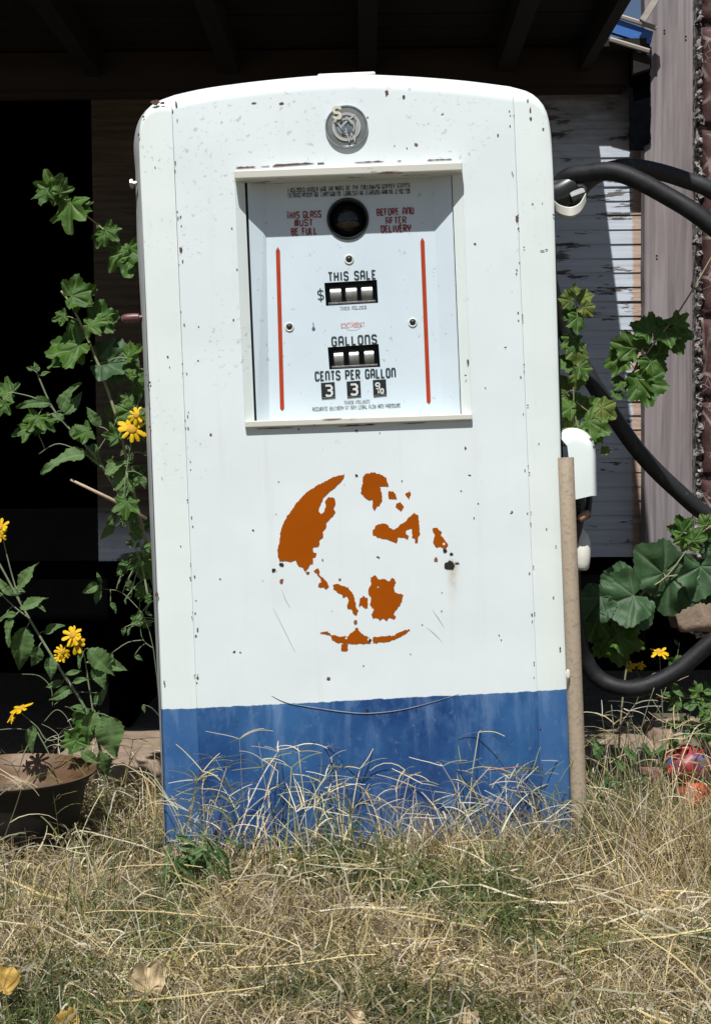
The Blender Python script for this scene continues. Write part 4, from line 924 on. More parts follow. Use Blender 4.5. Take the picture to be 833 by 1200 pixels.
# hoses
def world_tube(name, pts, rad, mat, n=14, sm=10):
    mb = MB(); mb.tube([PRI @ (Vector(p) - PUMP_LOC) for p in smooth_path(pts, sm)], rad, n); return mb.build(name, mat, pump, True)
HR = 0.0152
hoseA = [at(650, 232, 2.42), at(661, 210, 2.40), at(690, 203, 2.38), at(726, 203, 2.36), at(780, 229, 2.34), at(835, 266, 2.32), at(930, 352, 2.32), at(1000, 480, 2.36), at(1005, 620, 2.42), at(930, 700, 2.46), at(845, 744, 2.48), at(790, 788, 2.48), at(742, 807, 2.48), at(704, 797, 2.50), at(683, 768, 2.50), at(672, 720, 2.46), at(668, 650, 2.43)]
world_tube('fuel_hose', hoseA, HR, M['hose'])
hoseB = [at(670, 236, 2.46), at(688, 212, 2.50), at(715, 199, 2.54), at(748, 196.5, 2.56), at(800, 210, 2.58), at(850, 234, 2.58), at(960, 320, 2.62), at(1040, 460, 2.66), at(1010, 600, 2.70), at(930, 640, 2.68), at(840, 610, 2.66), at(790, 572, 2.64), at(744, 524, 2.62), at(700, 458, 2.60), at(668, 402, 2.60), at(652, 360, 2.58), at(640, 320, 2.55)]
world_tube('fuel_hose', hoseB, HR, M['hose_dusty'])

# ------------------------------------------------------------------ tan pipe bollard
pipe = empty('pipe_bollard', (at(679, 990, 2.26).x, 2.26, 0), 'slender tan painted steel pipe standing against the right front corner of the pump', 'pipe')
a = at(662.5, 536, 2.262); b = at(681, 1020, 2.262); ax = (a - b).normalized(); r0 = 0.0128
mb = MB(); ln = (a - b).length; mt = Matrix.Translation(b - pipe.location) @ ax.to_track_quat('Z', 'Y').to_matrix().to_4x4()
mb.lathe([(r0, -0.05), (r0, ln * .3), (r0, ln * .6), (r0, ln - .001), (r0 * .97, ln), (r0 * .80, ln), (r0 * .80, ln - .05)], mt, 28)
mb.build('tube', M['pipe'], pipe, True, 50)
mb = MB(); c = at(665, 790, 2.245) - pipe.location
mb.lathe([(.008, 0), (.006, .001), (.0001, .0012)], Matrix.Translation(c) @ Matrix.Rotation(R(90), 4, 'X') @ Matrix.Scale(.45, 4, (1, 0, 0)), 9); mb.build('white_paint_spot', M['cream'], pipe)

# ------------------------------------------------------------------ iron pot
t = NT('rusty_iron'); n = t.noise(14, 5, 0.6); n2 = t.noise(60, 4, .6)
M['potin'] = t.fin(t.mix(t.ramp(n, .3, .7), (0.095, 0.050, 0.024), (0.165, 0.094, 0.050)), t.math('ADD', t.math('MULTIPLY', n2, .3), .35), 0.15, n2, .3, .001)
M['potout'] = varied('sooty_iron', (0.006, 0.006, 0.006), (0.016, 0.013, 0.011), 20, 0.65)
pc = at(14, 906, 2.38)
pot = empty('iron_pot', (pc.x, 2.38, 0), 'old round black iron pot with rusty brown inside at left of pump', 'pot')
pr = 99 / FPX * 2.38; ph = pc.z
mb = MB(); mt = Matrix.Identity(4)
mb.lathe([(0.02, .0), (pr * .60, .004), (pr * .74, .03), (pr * .83, ph * .55), (pr * .87, ph * .82), (pr * .93, ph * .93), (pr, ph), (pr * 1.0, ph + .003)], mt, 56); mb.build('outside', M['potout'], pot, True, 60)
mb = MB(); mb.lathe([(pr * 1.0, ph + .003), (pr * .985, ph + .004), (pr * .91, ph - .006), (pr * .84, ph * .80), (pr * .78, ph * .5), (pr * .5, ph * .35), (.001, ph * .35)], mt, 56); mb.build('inside', M['potin'], pot, True, 60)
mb = MB()
vs = [(0, 0, ph * .66)]; fs = []
for i in range(1, 7):
    for k in range(28): a = 2 * math.pi * k / 28; r = pr * .83 * i / 6; vs.append((r * math.cos(a), r * math.sin(a), ph * .66 + noise.noise((r * 40 * math.cos(a), r * 40 * math.sin(a), 0)) * .010))
for k in range(28): fs.append((0, 1 + k, 1 + (k + 1) % 28))
for i in range(5):
    for k in range(28): a = 1 + i * 28; fs.append((a + k, a + 28 + k, a + 28 + (k + 1) % 28, a + (k + 1) % 28))
mb.add(vs, fs); mb.build('soil', M['dirt'], pot, True)

# ------------------------------------------------------------------ plants
def leaf_mat(name, c1, c2, vein=(0.20, 0.28, 0.12), rough=0.5, trans=0.25):
    t = NT(name); oi = t.n('ShaderNodeObjectInfo'); n = t.noise(7, 5, .65)
    f = t.math('ADD', t.math('MULTIPLY', oi.outputs['Random'], .7), t.math('MULTIPLY', t.math('SUBTRACT', n, .35), 1.1), True)
    c = t.mix(f, c1, c2); va = t.attr('vein'); c = t.mix(t.math('MULTIPLY', va.outputs['Fac'], .55), c, vein)
    bn = t.math('SUBTRACT', n, t.math('MULTIPLY', va.outputs['Fac'], 1.2))
    t.fin(c, rough, 0, bn, .6, .002, 0.28)
    tr = t.n('ShaderNodeBsdfTranslucent'); g = t.mix(0.5, c, (0.12, 0.20, 0.02)); t.l(g, tr.inputs[0])
    ms = t.n('ShaderNodeMixShader'); ms.inputs[0].default_value = trans
    t.l(t.b.outputs[0], ms.inputs[1]); t.l(tr.outputs[0], ms.inputs[2]); t.l(ms.outputs[0], t.out.inputs[0]); return t.m
M['leaf'] = leaf_mat('vine_leaf', (0.036, 0.098, 0.012), (0.085, 0.165, 0.026))
M['leafy'] = leaf_mat('yellowing_leaf', (0.10, 0.16, 0.03), (0.20, 0.24, 0.05), trans=.35)
M['leafg'] = leaf_mat('grey_green_leaf', (0.065, 0.135, 0.038), (0.125, 0.205, 0.070), (0.17, 0.25, 0.11), .6)
M['leafb'] = leaf_mat('broad_leaf', (0.026, 0.070, 0.026), (0.062, 0.120, 0.052), (0.14, 0.20, 0.11), .48, .18)
M['stem'] = varied('pale_green_stem', (0.13, 0.18, 0.09), (0.22, 0.25, 0.14), 40, .6)
M['stemtan'] = varied('tan_green_stem', (0.22, 0.22, 0.12), (0.30, 0.27, 0.16), 40, .6)
M['petal'] = leaf_mat('yellow_petal', (0.78, 0.50, 0.008), (0.72, 0.43, 0.006), (0.7, 0.4, 0.01), .55, .15)
M['disc'] = varied('golden_disc', (0.50, 0.24, 0.012), (0.62, 0.36, 0.02), 300, .8, 0, .8, .001)
M['deadstick'] = varied('straw_stick', (0.42, 0.30, 0.20), (0.55, 0.43, 0.30), 50, .7)

def mesh_from(name, vs, fs, mat, vein=None):
    me = bpy.data.meshes.new(name); me.from_pydata(vs, [], fs); me.materials.append(mat); me.shade_smooth()
    if vein is not None:
        a = me.attributes.new('vein', 'FLOAT', 'POINT'); a.data.foreach_set('value', vein)
    me.update(); return me
def palm_leaf(seed, mat, depth=.22, serr=.05, lob=(0, 52, 105), cup=.10, wave=.06):
    rr = random.Random(seed); na, nr = 96, 8; fold = rr.uniform(-.1, .35); vs = [(0, 0, 0)]; vein = [1.0]; fs = []
    ax = [0] + [s * (l + rr.uniform(-5, 5)) for l in lob[1:] for s in (-1, 1)]
    for i in range(1, nr + 1):
        for k in range(na + 1):
            th = -158 + 316 * k / na
            near = min(abs(th - a) for a in ax)
            env = 0.36 + 0.64 * math.cos(R(th) * .5) ** 1.6
            lb = 1 - depth * (1 - math.exp(-(near / 17) ** 2))
            sr = 1 + serr * (1 - abs(((th / 11.3 + seed) % 1) * 2 - 1)) + rr.uniform(-.008, .008)
            f = i / nr; r = env * lb * (sr if i == nr else 1) * f
            x = r * math.sin(R(th)); y = r * math.cos(R(th))
            zv = -cup * r * r * 1.2 + .05 * math.exp(-(near / 9) ** 2) * -f + fold * abs(x) + wave * noise.noise((x * 2.2 + seed, y * 2.2, 0)) * f * 3 + wave * f ** 2 * math.sin(R(th) * 3 + seed) * .7
            vs.append((x, y, zv)); vein.append(max(0, 1 - near * f / 5.0) if near < 12 else 0)
    for k in range(na): fs.append((0, k + 2, k + 1))
    for i in range(nr - 1):
        for k in range(na): a = 1 + i * (na + 1) + k; fs.append((a, a + 1, a + na + 2, a + na + 1))
    return mesh_from('leaf', vs, fs, mat, vein)
def lance_leaf(seed, mat, wd=.21, serr=.035, bend=.25):
    rr = random.Random(seed); n, mcol = 18, 7; vs = []; vein = []; fs = []
    for i in range(n + 1):
        t_ = i / n; wv = wd * (math.sin(math.pi * t_ ** .75) ** .9 * (1 - .25 * t_)) + .006
        wv *= 1 + serr * 3 * (i % 2)
        for k in range(mcol):
            s = (k / (mcol - 1) * 2 - 1); x = s * wv; zv = abs(s) * wv * .35 - bend * t_ * t_ + .05 * math.sin(t_ * 8 + seed) * s + .018 * math.sin(t_ * 38) * abs(s) + .05 * noise.noise((s * 1.5, t_ * 4, seed))
            vs.append((x + .06 * math.sin(t_ * 3 + seed), t_, zv)); vein.append(1.0 if k == mcol // 2 else (.25 if i % 4 == 0 else 0))
    for i in range(n):
        for k in range(mcol - 1): a = i * mcol + k; fs.append((a, a + 1, a + mcol + 1, a + mcol))
    return mesh_from('leaf', vs, fs, mat, vein)
LEAF = {'v': [palm_leaf(s, M['leaf'], .28, .12, wave=.08) for s in range(5)], 'y': [palm_leaf(s + 10, M['leafy'], .25) for s in range(2)],
        'b': [palm_leaf(s + 20, M['leafb'], .13, .06, cup=.12, wave=.08) for s in range(5)], 'd': [palm_leaf(s + 30, M['leaf'], .42, .06, wave=.09) for s in range(4)],
        'l': [lance_leaf(s, M['leafg']) for s in range(4)], 'n': [lance_leaf(s + 27, M['leafg'], .10, .02, .35) for s in range(3)], 'o': [lance_leaf(s + 17, M['leafg'], .34, .045, .2) for s in range(2)], 'w': [lance_leaf(s + 7, M['leafg'], .29, .05, .35) for s in range(3)]}
def flower_mesh(seed, npet=11):
    rr = random.Random(seed); vs = []; fs = []
    for p in range(npet):
        a = 2 * math.pi * p / npet + rr.uniform(-.2, .2); ln = rr.uniform(.72, 1.08); wd = rr.uniform(.13, .20); lift = rr.uniform(-.35, .45); b = len(vs)
        for i in range(6):
            t_ = i / 5; r = .22 + (ln - .22) * t_; ww = wd * (.55 + .9 * t_ - .55 * t_ ** 3)
            for k in range(4):
                s = k / 3 * 2 - 1; rr2 = r - (.08 if (i == 5 and k in (0, 3)) else 0) + (.03 if (i == 5 and k in (1, 2)) else 0)
                x = rr2 * math.cos(a) - s * ww * math.sin(a); y = rr2 * math.sin(a) + s * ww * math.cos(a)
                vs.append((x, y, lift * t_ ** 1.3 * .6 + .04 * (1 - s * s) - .10 * t_ * t_))
        for i in range(5):
            for k in range(3): q = b + i * 4 + k; fs.append((q, q + 1, q + 5, q + 4))
    return mesh_from('flower', vs, fs, M['petal'])
FLW = [flower_mesh(s, 8 + s % 4) for s in range(6)]
mbd = MB(); mbd.lathe([(.34 * math.sin(a), .02 + .16 * math.cos(a)) for a in np.linspace(0.01, 1.5, 7)], Matrix.Identity(4), 18)
dtmp = mbd.build('flower_centre', M['disc'], None, True); DISC = dtmp.data; bpy.data.objects.remove(dtmp)

camR = cam_rot @ Vector((1, 0, 0)); camU = cam_rot @ Vector((0, 1, 0)); camB = cam_rot @ Vector((0, 0, 1))
prs = random.Random(99)
def orient(ang, lean=0.0, face=None, tilt=0.62):
    """tip direction in the picture plane (deg, 0 = right, 90 = up), facing the viewer and the sun"""
    tip = (camR * math.cos(R(ang)) + camU * math.sin(R(ang)) + camB * lean).normalized()
    nrm = (camB + Vector((0, 0, .55)) + camR * prs.uniform(-tilt, tilt) + camU * prs.uniform(-tilt, tilt)) if face is None else face
    nrm = (nrm - tip * nrm.dot(tip)).normalized(); x = tip.cross(nrm)
    return Matrix((x, tip, nrm)).transposed().to_4x4()
def plant(name, label, cat, root, Y, stems, leaves, flowers=(), stemmat='stem', group=None):
    rp = at(root[0], root[1], Y); rp.z = max(0, rp.z)
    e = empty(name, rp, label, cat, group)
    mb = MB(); SP = []
    for s in stems:
        pts, r = s[0], s[1]; yy = s[2] if len(s) > 2 else Y
        P = [at(p[0], p[1], (p[2] if len(p) > 2 else yy)) - rp for p in pts]
        sp = smooth_path(P, 5); n = len(sp); SP += sp
        mb.tube(sp, [0.58 * r / FPX * Y * (1 - .45 * i / (n - 1)) for i in range(n)], 6)
    for lf in leaves:
        px, py, ang, sz, kd = lf[:5]; dy = lf[5] if len(lf) > 5 else prs.uniform(-.02, .02); y = Y + dy
        p = at(px, py, y) - rp
        nb = min(SP, key=lambda q: (q - p).length); gap = (nb - p).length
        if .003 < gap < .075:
            md = nb.lerp(p, .5) + Vector((0, 0, gap * .12)); mb.tube(smooth_path([nb, md, p], 3), .0009, 5)
        o = bpy.data.objects.new('leaf', prs.choice(LEAF[kd])); COL.objects.link(o); o.parent = e
        s = sz / FPX * y * (1.0 if kd in 'lwon' else .84 if kd == 'b' else .98)
        o.matrix_local = Matrix.Translation(p) @ orient(ang, prs.uniform(-.05, .45)) @ Matrix.Diagonal((s * prs.uniform(.85, 1.1), s, s, 1))
    mb.build('stem', M[stemmat], e, True)
    for fl in flowers:
        px, py, rad = fl[:3]; ang = fl[3] if len(fl) > 3 else 60
        p = at(px, py, Y - .015) - rp; s = rad / FPX * Y
        face = (camB + Vector((0, 0, prs.uniform(.1, .7))) + camR * prs.uniform(-.7, .7)).normalized() if len(fl) < 5 else fl[4]
        tip = face.orthogonal().normalized(); x = tip.cross(face); mat = Matrix((x, tip, face)).transposed().to_4x4() @ Matrix.Rotation(prs.uniform(0, 6), 4, 'Z')
        o = bpy.data.objects.new('flower', prs.choice(FLW)); COL.objects.link(o); o.parent = e; o.matrix_local = Matrix.Translation(p) @ mat @ Matrix.Scale(s, 4)
        d = bpy.data.objects.new('flower_centre', DISC); COL.objects.link(d); d.parent = o
    return e
# upper left shoot behind the pump edge
plant('vine_shoot', 'topmost leafy vine shoot reaching left from behind the pump', 'vine', (186, 470), 2.40,
      [([(186, 470, 2.45), (172, 330, 2.42), (146, 292), (118, 266), (98, 250), (74, 232), (58, 222)], 2.4)],
      [(66, 228, 150, 24, 'd'), (62, 224, 105, 26, 'd'), (70, 226, 60, 20, 'd'), (56, 224, 200, 22, 'd'), (84, 238, 260, 36, 'd'), (92, 243, 215, 22, 'd'), (98, 246, 40, 16, 'd'), (120, 268, 250, 24, 'd'), (124, 270, 320, 22, 'd'), (128, 274, 50, 14, 'd'), (148, 292, 275, 38, 'd'), (150, 294, 200, 18, 'd'), (157, 300, 300, 22, 'd')], stemmat='stemtan')
# tall cut stem with rounded leaves
plant('mallow_stem', 'tall pale bare-tipped stem with broad rounded leaves at left of pump', 'plant', (200, 880), 2.38,
      [([(200, 880, 2.5), (190, 720, 2.48), (160, 590, 2.42), (150, 545, 2.40), (139, 496), (118, 434), (100, 390), (84, 358), (72, 341)], 4.2),
       ([(86, 362), (92, 355), (96, 348)], 1.6), ([(93, 376), (84, 372), (76, 370)], 1.4), ([(100, 392), (104, 384), (112, 376)], 1.6), ([(106, 410), (98, 408), (92, 404)], 1.6), ([(114, 430), (118, 426), (126, 424)], 1.6)],
      [(90, 352, 35, 30, 'v'), (84, 347, 20, 30, 'v'), (76, 370, 200, 16, 'd'), (104, 380, 10, 24, 'd'), (112, 376, 15, 28, 'v'), (120, 372, 25, 20, 'd'), (94, 404, 215, 46, 'v'), (88, 410, 190, 34, 'v'), (120, 424, 15, 48, 'b'), (128, 428, 350, 40, 'b'), (150, 420, 40, 24, 'v')], stemmat='stemtan')
# grey-green daisy with single flower touching the pump
ml = []
for i in range(58):
    py = prs.uniform(430, 620); px = 168 - abs(prs.gauss(0, 17)) - (8 if py > 560 else 0); ml.append((px, py, prs.uniform(0, 360), prs.uniform(9, 22), prs.choice('wwdvl'), prs.uniform(-.02, .10)))
for i in range(28):
    py = prs.uniform(600, 740); px = prs.uniform(146, 180); ml.append((px, py, prs.uniform(180, 330), prs.uniform(6, 15), prs.choice('wdvl'), prs.uniform(.02, .14)))
plant('daisy_bush', 'leafy daisy bush with one big yellow bloom against the pump edge', 'plant', (205, 900), 2.36,
      [([(205, 900, 2.5), (190, 730, 2.48), (155, 610, 2.42), (128, 560, 2.38), (110, 533), (84, 505), (62, 478), (45, 440)], 3.4), ([(120, 548), (104, 535), (70, 520), (46, 532)], 1.5), ([(112, 534), (120, 520), (134, 500)], 1.5), ([(62, 478), (40, 466), (16, 460)], 1.6), ([(165, 660, 2.42), (146, 590), (156, 505)], 2.2)],
      ml + [(72, 482, 60, 40, 'l'), (76, 486, 55, 34, 'l'), (60, 474, 178, 42, 'l'), (76, 490, 195, 38, 'w'), (102, 534, 190, 56, 'l'), (45, 488, 240, 22, 'd'), (38, 500, 200, 26, 'd'), (50, 492, 320, 20, 'd'), (14, 460, 150, 22, 'd'), (8, 462, 200, 24, 'd'), (4, 470, 250, 20, 'd'), (124, 556, 35, 34, 'l'), (134, 575, 70, 44, 'l'), (86, 500, 300, 24, 'w'), (110, 520, 280, 28, 'w'), (116, 500, 110, 26, 'w'), (104, 505, 200, 20, 'd'), (44, 436, 100, 12, 'w'), (48, 440, 30, 12, 'w'), (40, 434, 150, 10, 'w')],
      [(155, 503, 17), (160, 487, 11)], group='yellow daisy plants by the pump')
# lower left daisy rising out of the pot
ml2 = [(20, 690, 55, 40, 'l'), (14, 698, 120, 26, 'l'), (30, 694, 178, 30, 'l'), (24, 712, 25, 34, 'l'), (28, 706, 350, 28, 'l'), (16, 724, 255, 34, 'l'), (32, 735, 262, 52, 'w'), (20, 720, 190, 22, 'l'), (46, 758, 250, 26, 'w'), (52, 740, 20, 26, 'l'), (60, 770, 280, 26, 'w'), (4, 726, 200, 22, 'l'),
       (78, 790, 20, 18, 'l'), (74, 800, 185, 20, 'w'), (84, 808, 200, 28, 'l'), (86, 800, 15, 20, 'l'), (104, 760, 320, 44, 'w'), (112, 780, 300, 30, 'w'), (116, 772, 345, 36, 'l'), (98, 764, 250, 20, 'l'), (118, 826, 80, 26, 'l'), (116, 812, 260, 16, 'l'), (120, 836, 268, 40, 'w'), (128, 840, 280, 50, 'o'), (104, 838, 235, 26, 'v'), (112, 834, 262, 40, 'w'), (92, 866, 200, 22, 'v'), (118, 880, 290, 34, 'w'), (40, 850, 265, 34, 'l'), (98, 830, 170, 16, 'l'), (96, 880, 330, 26, 'w'), (90, 868, 30, 20, 'v')]
plant('daisy_bush', 'long-stemmed daisy plant with several yellow blooms rising beside the iron pot', 'plant', (120, 960), 2.46,
      [([(130, 985, 2.5), (118, 880, 2.48), (100, 830), (72, 786), (46, 744), (24, 706), (6, 672), (-12, 640)], 3.6), ([(24, 706), (14, 672), (6, 640), (2, 622)], 1.8), ([(34, 724), (16, 710), (-4, 690)], 1.8), ([(110, 838), (104, 800), (98, 764), (88, 748)], 2), ([(104, 846), (60, 868), (44, 852), (26, 836)], 1.6), ([(44, 858), (30, 880), (22, 905)], 2.0), ([(44, 858), (58, 884), (64, 905)], 1.7), ([(44, 858), (20, 854), (-8, 856)], 1.2), ([(52, 846), (66, 832), (78, 840), (88, 862), (94, 880)], .9), ([(62, 828), (60, 806), (46, 792), (26, 790)], .9), ([(64, 826), (84, 812), (112, 812)], .9)],
      ml2, [(86, 744, 14), (90, 754, 13), (74, 764, 10), (72, 770, 8), (25, 830, 14, 0, (camB * .35 + Vector((-.25, 0, 1))).normalized()), (14, 840, 8, 0, (camB * .6 + Vector((-.8, 0, .5))).normalized()), (1, 618, 11), (2, 628, 9)], group='yellow daisy plants by the pump')
plant('leafy_seedling', 'small shaded green sprig low between doorway and pump edge', 'plant', (196, 960), 2.46,
      [([(196, 960, 2.52), (180, 760), (150, 700), (120, 690)], 1.2), ([(180, 760), (166, 745), (164, 700)], 1)],
      [(116, 686, 200, 20, 'w'), (118, 684, 100, 14, 'l'), (118, 686, 250, 24, 'l'), (130, 706, 300, 14, 'l'), (132, 765, 245, 14, 'w'), (158, 768, 330, 12, 'w'), (168, 826, 280, 10, 'l'), (148, 690, 20, 12, 'w'), (142, 675, 110, 14, 'w'), (160, 668, 60, 14, 'w'), (146, 672, 200, 10, 'l'), (170, 660, 300, 22, 'v'), (172, 655, 260, 26, 'v')])
# right of the pump
ivy = [(674, 348, 90, 16, 'y'), (668, 352, 170, 15, 'y'), (680, 350, 20, 16, 'y'), (672, 362, 230, 18, 'v'), (676, 372, 270, 20, 'v'), (684, 360, 320, 15, 'y'), (670, 396, 265, 22, 'd'), (674, 408, 280, 22, 'y'), (678, 430, 300, 18, 'v'), (668, 424, 200, 18, 'v'), (676, 440, 270, 18, 'y'), (664, 446, 240, 16, 'y'), (662, 462, 250, 16, 'y'),
       (668, 478, 160, 22, 'v'), (676, 482, 90, 22, 'v'), (684, 488, 60, 26, 'v'), (690, 494, 330, 28, 'v'), (678, 500, 250, 26, 'v'), (696, 480, 30, 20, 'y'), (704, 478, 330, 22, 'y'), (664, 490, 210, 20, 'y'), (686, 506, 280, 26, 'v'), (672, 474, 30, 18, 'y'), (696, 498, 300, 24, 'd'), (706, 528, 0, 10, 'y')]
plant('vine_shoot', 'yellowing vine climbing tight along the right edge of the pump', 'vine', (668, 960), 2.43, [([(668, 960), (676, 760, 2.5), (680, 560, 2.44), (672, 470), (672, 420), (676, 380), (674, 345)], 1.8), ([(674, 470), (690, 482), (704, 478)], 1.2)], ivy, stemmat='stemtan')
spr = [(760, 390, 150, 24, 'v'), (764, 388, 95, 22, 'v'), (776, 384, 345, 28, 'v'), (784, 384, 292, 34, 'v'), (790, 380, 40, 20, 'd'), (752, 408, 95, 16, 'v'), (742, 408, 165, 28, 'v'), (736, 412, 130, 20, 'v'), (728, 418, 245, 26, 'v'), (758, 418, 325, 28, 'v'), (762, 424, 285, 24, 'v'), (746, 444, 305, 26, 'v'), (754, 446, 280, 32, 'v'), (730, 446, 220, 16, 'v'), (718, 462, 350, 16, 'd')]
plant('vine_shoot', 'slanting tan stem with dark lobed leaves crossing the weathered post', 'vine', (690, 980), 2.62, [([(676, 640, 2.68), (690, 520, 2.66), (712, 468), (738, 440), (766, 402), (790, 372), (812, 338), (840, 290), (860, 262)], 2.6)], spr, stemmat='stemtan')
big_l = [(776, 672, 140, 56, 'b'), (784, 676, 265, 54, 'b'), (742, 698, 200, 52, 'b'), (738, 690, 150, 46, 'b'), (724, 700, 120, 34, 'v'), (740, 704, 250, 48, 'b'), (704, 700, 230, 40, 'b'), (700, 726, 250, 28, 'v'), (712, 734, 260, 22, 'b'), (720, 740, 280, 42, 'v'), (724, 744, 330, 28, 'v'), (716, 750, 230, 24, 'v'),
         (820, 664, 260, 48, 'b'), (828, 660, 330, 50, 'b'), (836, 672, 250, 44, 'b'), (838, 640, 60, 30, 'b'), (806, 640, 90, 22, 'v'), (812, 634, 60, 18, 'v'), (800, 624, 110, 22, 'v'), (802, 632, 140, 20, 'v'), (826, 616, 60, 16, 'v'), (832, 626, 100, 18, 'v')]
plant('grapevine', 'low vine with big dark grey-green leaves in front of the black crawl space', 'vine', (760, 960), 2.55, [([(720, 960), (728, 830), (740, 740), (748, 700), (780, 676), (808, 640), (830, 618), (850, 610)], 2.2), ([(780, 676), (820, 668), (850, 650)], 1.8), ([(748, 700), (730, 702), (708, 706)], 1.6), ([(740, 730), (722, 744)], 1.3)], big_l, stemmat='stemtan')
plant('daisy_bush', 'low daisy with small yellow blooms under the hanging hose loop', 'plant', (770, 960), 2.60, [([(770, 960), (776, 860), (774, 800), (772, 766)], 1.4), ([(776, 840), (752, 800), (744, 782)], 1.2), ([(774, 820), (790, 780), (796, 752)], .9)],
      [(776, 800, 30, 20, 'l'), (760, 810, 200, 18, 'l'), (764, 790, 240, 16, 'l'), (790, 772, 280, 14, 'd'), (794, 756, 120, 9, 'l'), (748, 792, 300, 14, 'l')], [(772, 764, 11.5, 0, (camB * .45 + Vector((0, 0, 1))).normalized()), (738, 781, 7.5), (750, 780, 8, 0, (camB * .6 + Vector((0, 0, 1))).normalized())], group='yellow daisy plants by the pump')
wd_ = [(prs.uniform(786, 840), prs.uniform(806, 866), prs.uniform(0, 360), prs.uniform(8, 20), prs.choice('wlwd'), prs.uniform(-.04, .04)) for _ in range(46)]
plant('broadleaf_weed', 'grey-green weed clump above the red scrap at right edge', 'weed', (815, 960), 2.50, [([(815, 960), (812, 880), (796, 830), (790, 800)], 1.6), ([(812, 890), (826, 850), (836, 815)], 1.4), ([(812, 880), (806, 850), (815, 812)], 1.2)], wd_)
gt = [(prs.uniform(690, 780), prs.uniform(880, 960), prs.uniform(20, 160), prs.uniform(14, 26), prs.choice('nnl'), prs.uniform(-.1, .1)) for _ in range(26)]
plant('broadleaf_weed', 'sparse narrow-leaved weed standing right of the tan pipe', 'weed', (735, 985), 2.42, [([(735, 985), (738, 920), (752, 850), (766, 806)], 1.3), ([(736, 950), (722, 890), (716, 826)], 1.3), ([(736, 960), (742, 900), (734, 846)], 1.0)], gt)
gt = [(prs.uniform(195, 262), prs.uniform(978, 1045), prs.uniform(190, 350), prs.uniform(20, 42), 'n', prs.uniform(-.06, .04)) for _ in range(54)]
plant('broadleaf_weed', 'blue-grey leafy weed at the left foot of the blue base', 'weed', (228, 1040), 2.13, [([(228, 1050), (226, 1010), (232, 975)], 1.4), ([(228, 1050), (212, 1010), (208, 985)], 1.2)], gt)
mb = MB(); a, b = at(83, 562, 2.34), at(172, 608, 2.40); mb.tube([a - a, (b - a) * .5 + Vector((0, 0, .002)), b - a], [.0022, .003, .0026], 6)
o = mb.build('dry_stick', M['deadstick'], None, True); o.location = a; tag(o, 'straight dry straw-coloured stick poking left from behind the pump', 'stick')

# ------------------------------------------------------------------ red scrap
t = NT('red_blue_scrap_paint'); n = t.noise(16, 4, .6); n2 = t.noise(30, 3, .6, t.mapv(loc=(4, 2, 1)))
M['redscrap'] = t.fin(t.mix(t.ramp(n2, .56, .64), t.mix(t.ramp(n, .42, .58), (0.36, 0.025, 0.025), (0.16, 0.02, 0.03)), (0.07, 0.11, 0.22)), .45, 0, n, .3, .003)
M['orscrap'] = varied('orange_red_paint', (0.62, 0.075, 0.02), (0.5, 0.05, 0.02), 22, .45)
scr = empty('scrap_metal', (at(812, 930, 2.50).x, 2.50, 0), 'crumpled red and orange painted scrap metal with blue patches, half hidden in grass', 'scrap')
bm = bmesh.new(); bmesh.ops.create_uvsphere(bm, u_segments=28, v_segments=18, radius=1)
for v in bm.verts:
    v.co *= 1 + .16 * noise.noise(v.co * 2.2) + .06 * noise.noise(v.co * 6); v.co.x *= .046; v.co.y *= .038; v.co.z *= .036
me = bpy.data.meshes.new('crushed_can'); bm.to_mesh(me); bm.free(); me.materials.append(M['redscrap']); me.shade_smooth()
o = bpy.data.objects.new('crushed_can', me); COL.objects.link(o); o.parent = scr; o.location = at(808, 897, 2.52) - scr.location
def crumple(name, quad, mat, seed, th=.003):
    mb = MB(); n = 9; vs = []; fs = []
    for i in range(n + 1):
        for k in range(n + 1):
            p = quad[0].lerp(quad[1], k / n).lerp(quad[3].lerp(quad[2], k / n), i / n); p = p + Vector((noise.noise(p * 22 + Vector((seed, 0, 0))), 1.6 * noise.noise(p * 18 + Vector((0, seed, 0))), noise.noise(p * 25 + Vector((0, 0, seed))))) * .012
            vs.append(p)
    for i in range(n):
        for k in range(n): a = i * (n + 1) + k; fs.append((a, a + 1, a + n + 2, a + n + 1))
    mb.add(vs, fs); o = mb.build(name, mat, scr, True, 30); m_ = o.modifiers.new('s', 'SOLIDIFY'); m_.thickness = th; return o
loc = scr.location
crumple('bent_sheet', [at(802, 912, 2.50) - loc, at(836, 905, 2.54) - loc, at(840, 948, 2.48) - loc, at(806, 938, 2.45) - loc], M['orscrap'], 1)
crumple('bent_sheet', [at(796, 918, 2.48) - loc, at(812, 922, 2.48) - loc, at(818, 950, 2.44) - loc, at(798, 944, 2.43) - loc], M['redscrap'], 5)
mb = MB(); mb.box(at(780, 904, 2.54) - loc, (.09, .03, .008), Matrix.Rotation(.06, 3, 'Y')); mb.box(at(785, 912, 2.53) - loc, (.07, .025, .014), Matrix.Rotation(-.04, 3, 'Y')); mb.build('rusty_bar', varied('rusty_pink_bar', (0.17, 0.085, 0.07), (0.26, 0.15, 0.13), 40, .8), scr)

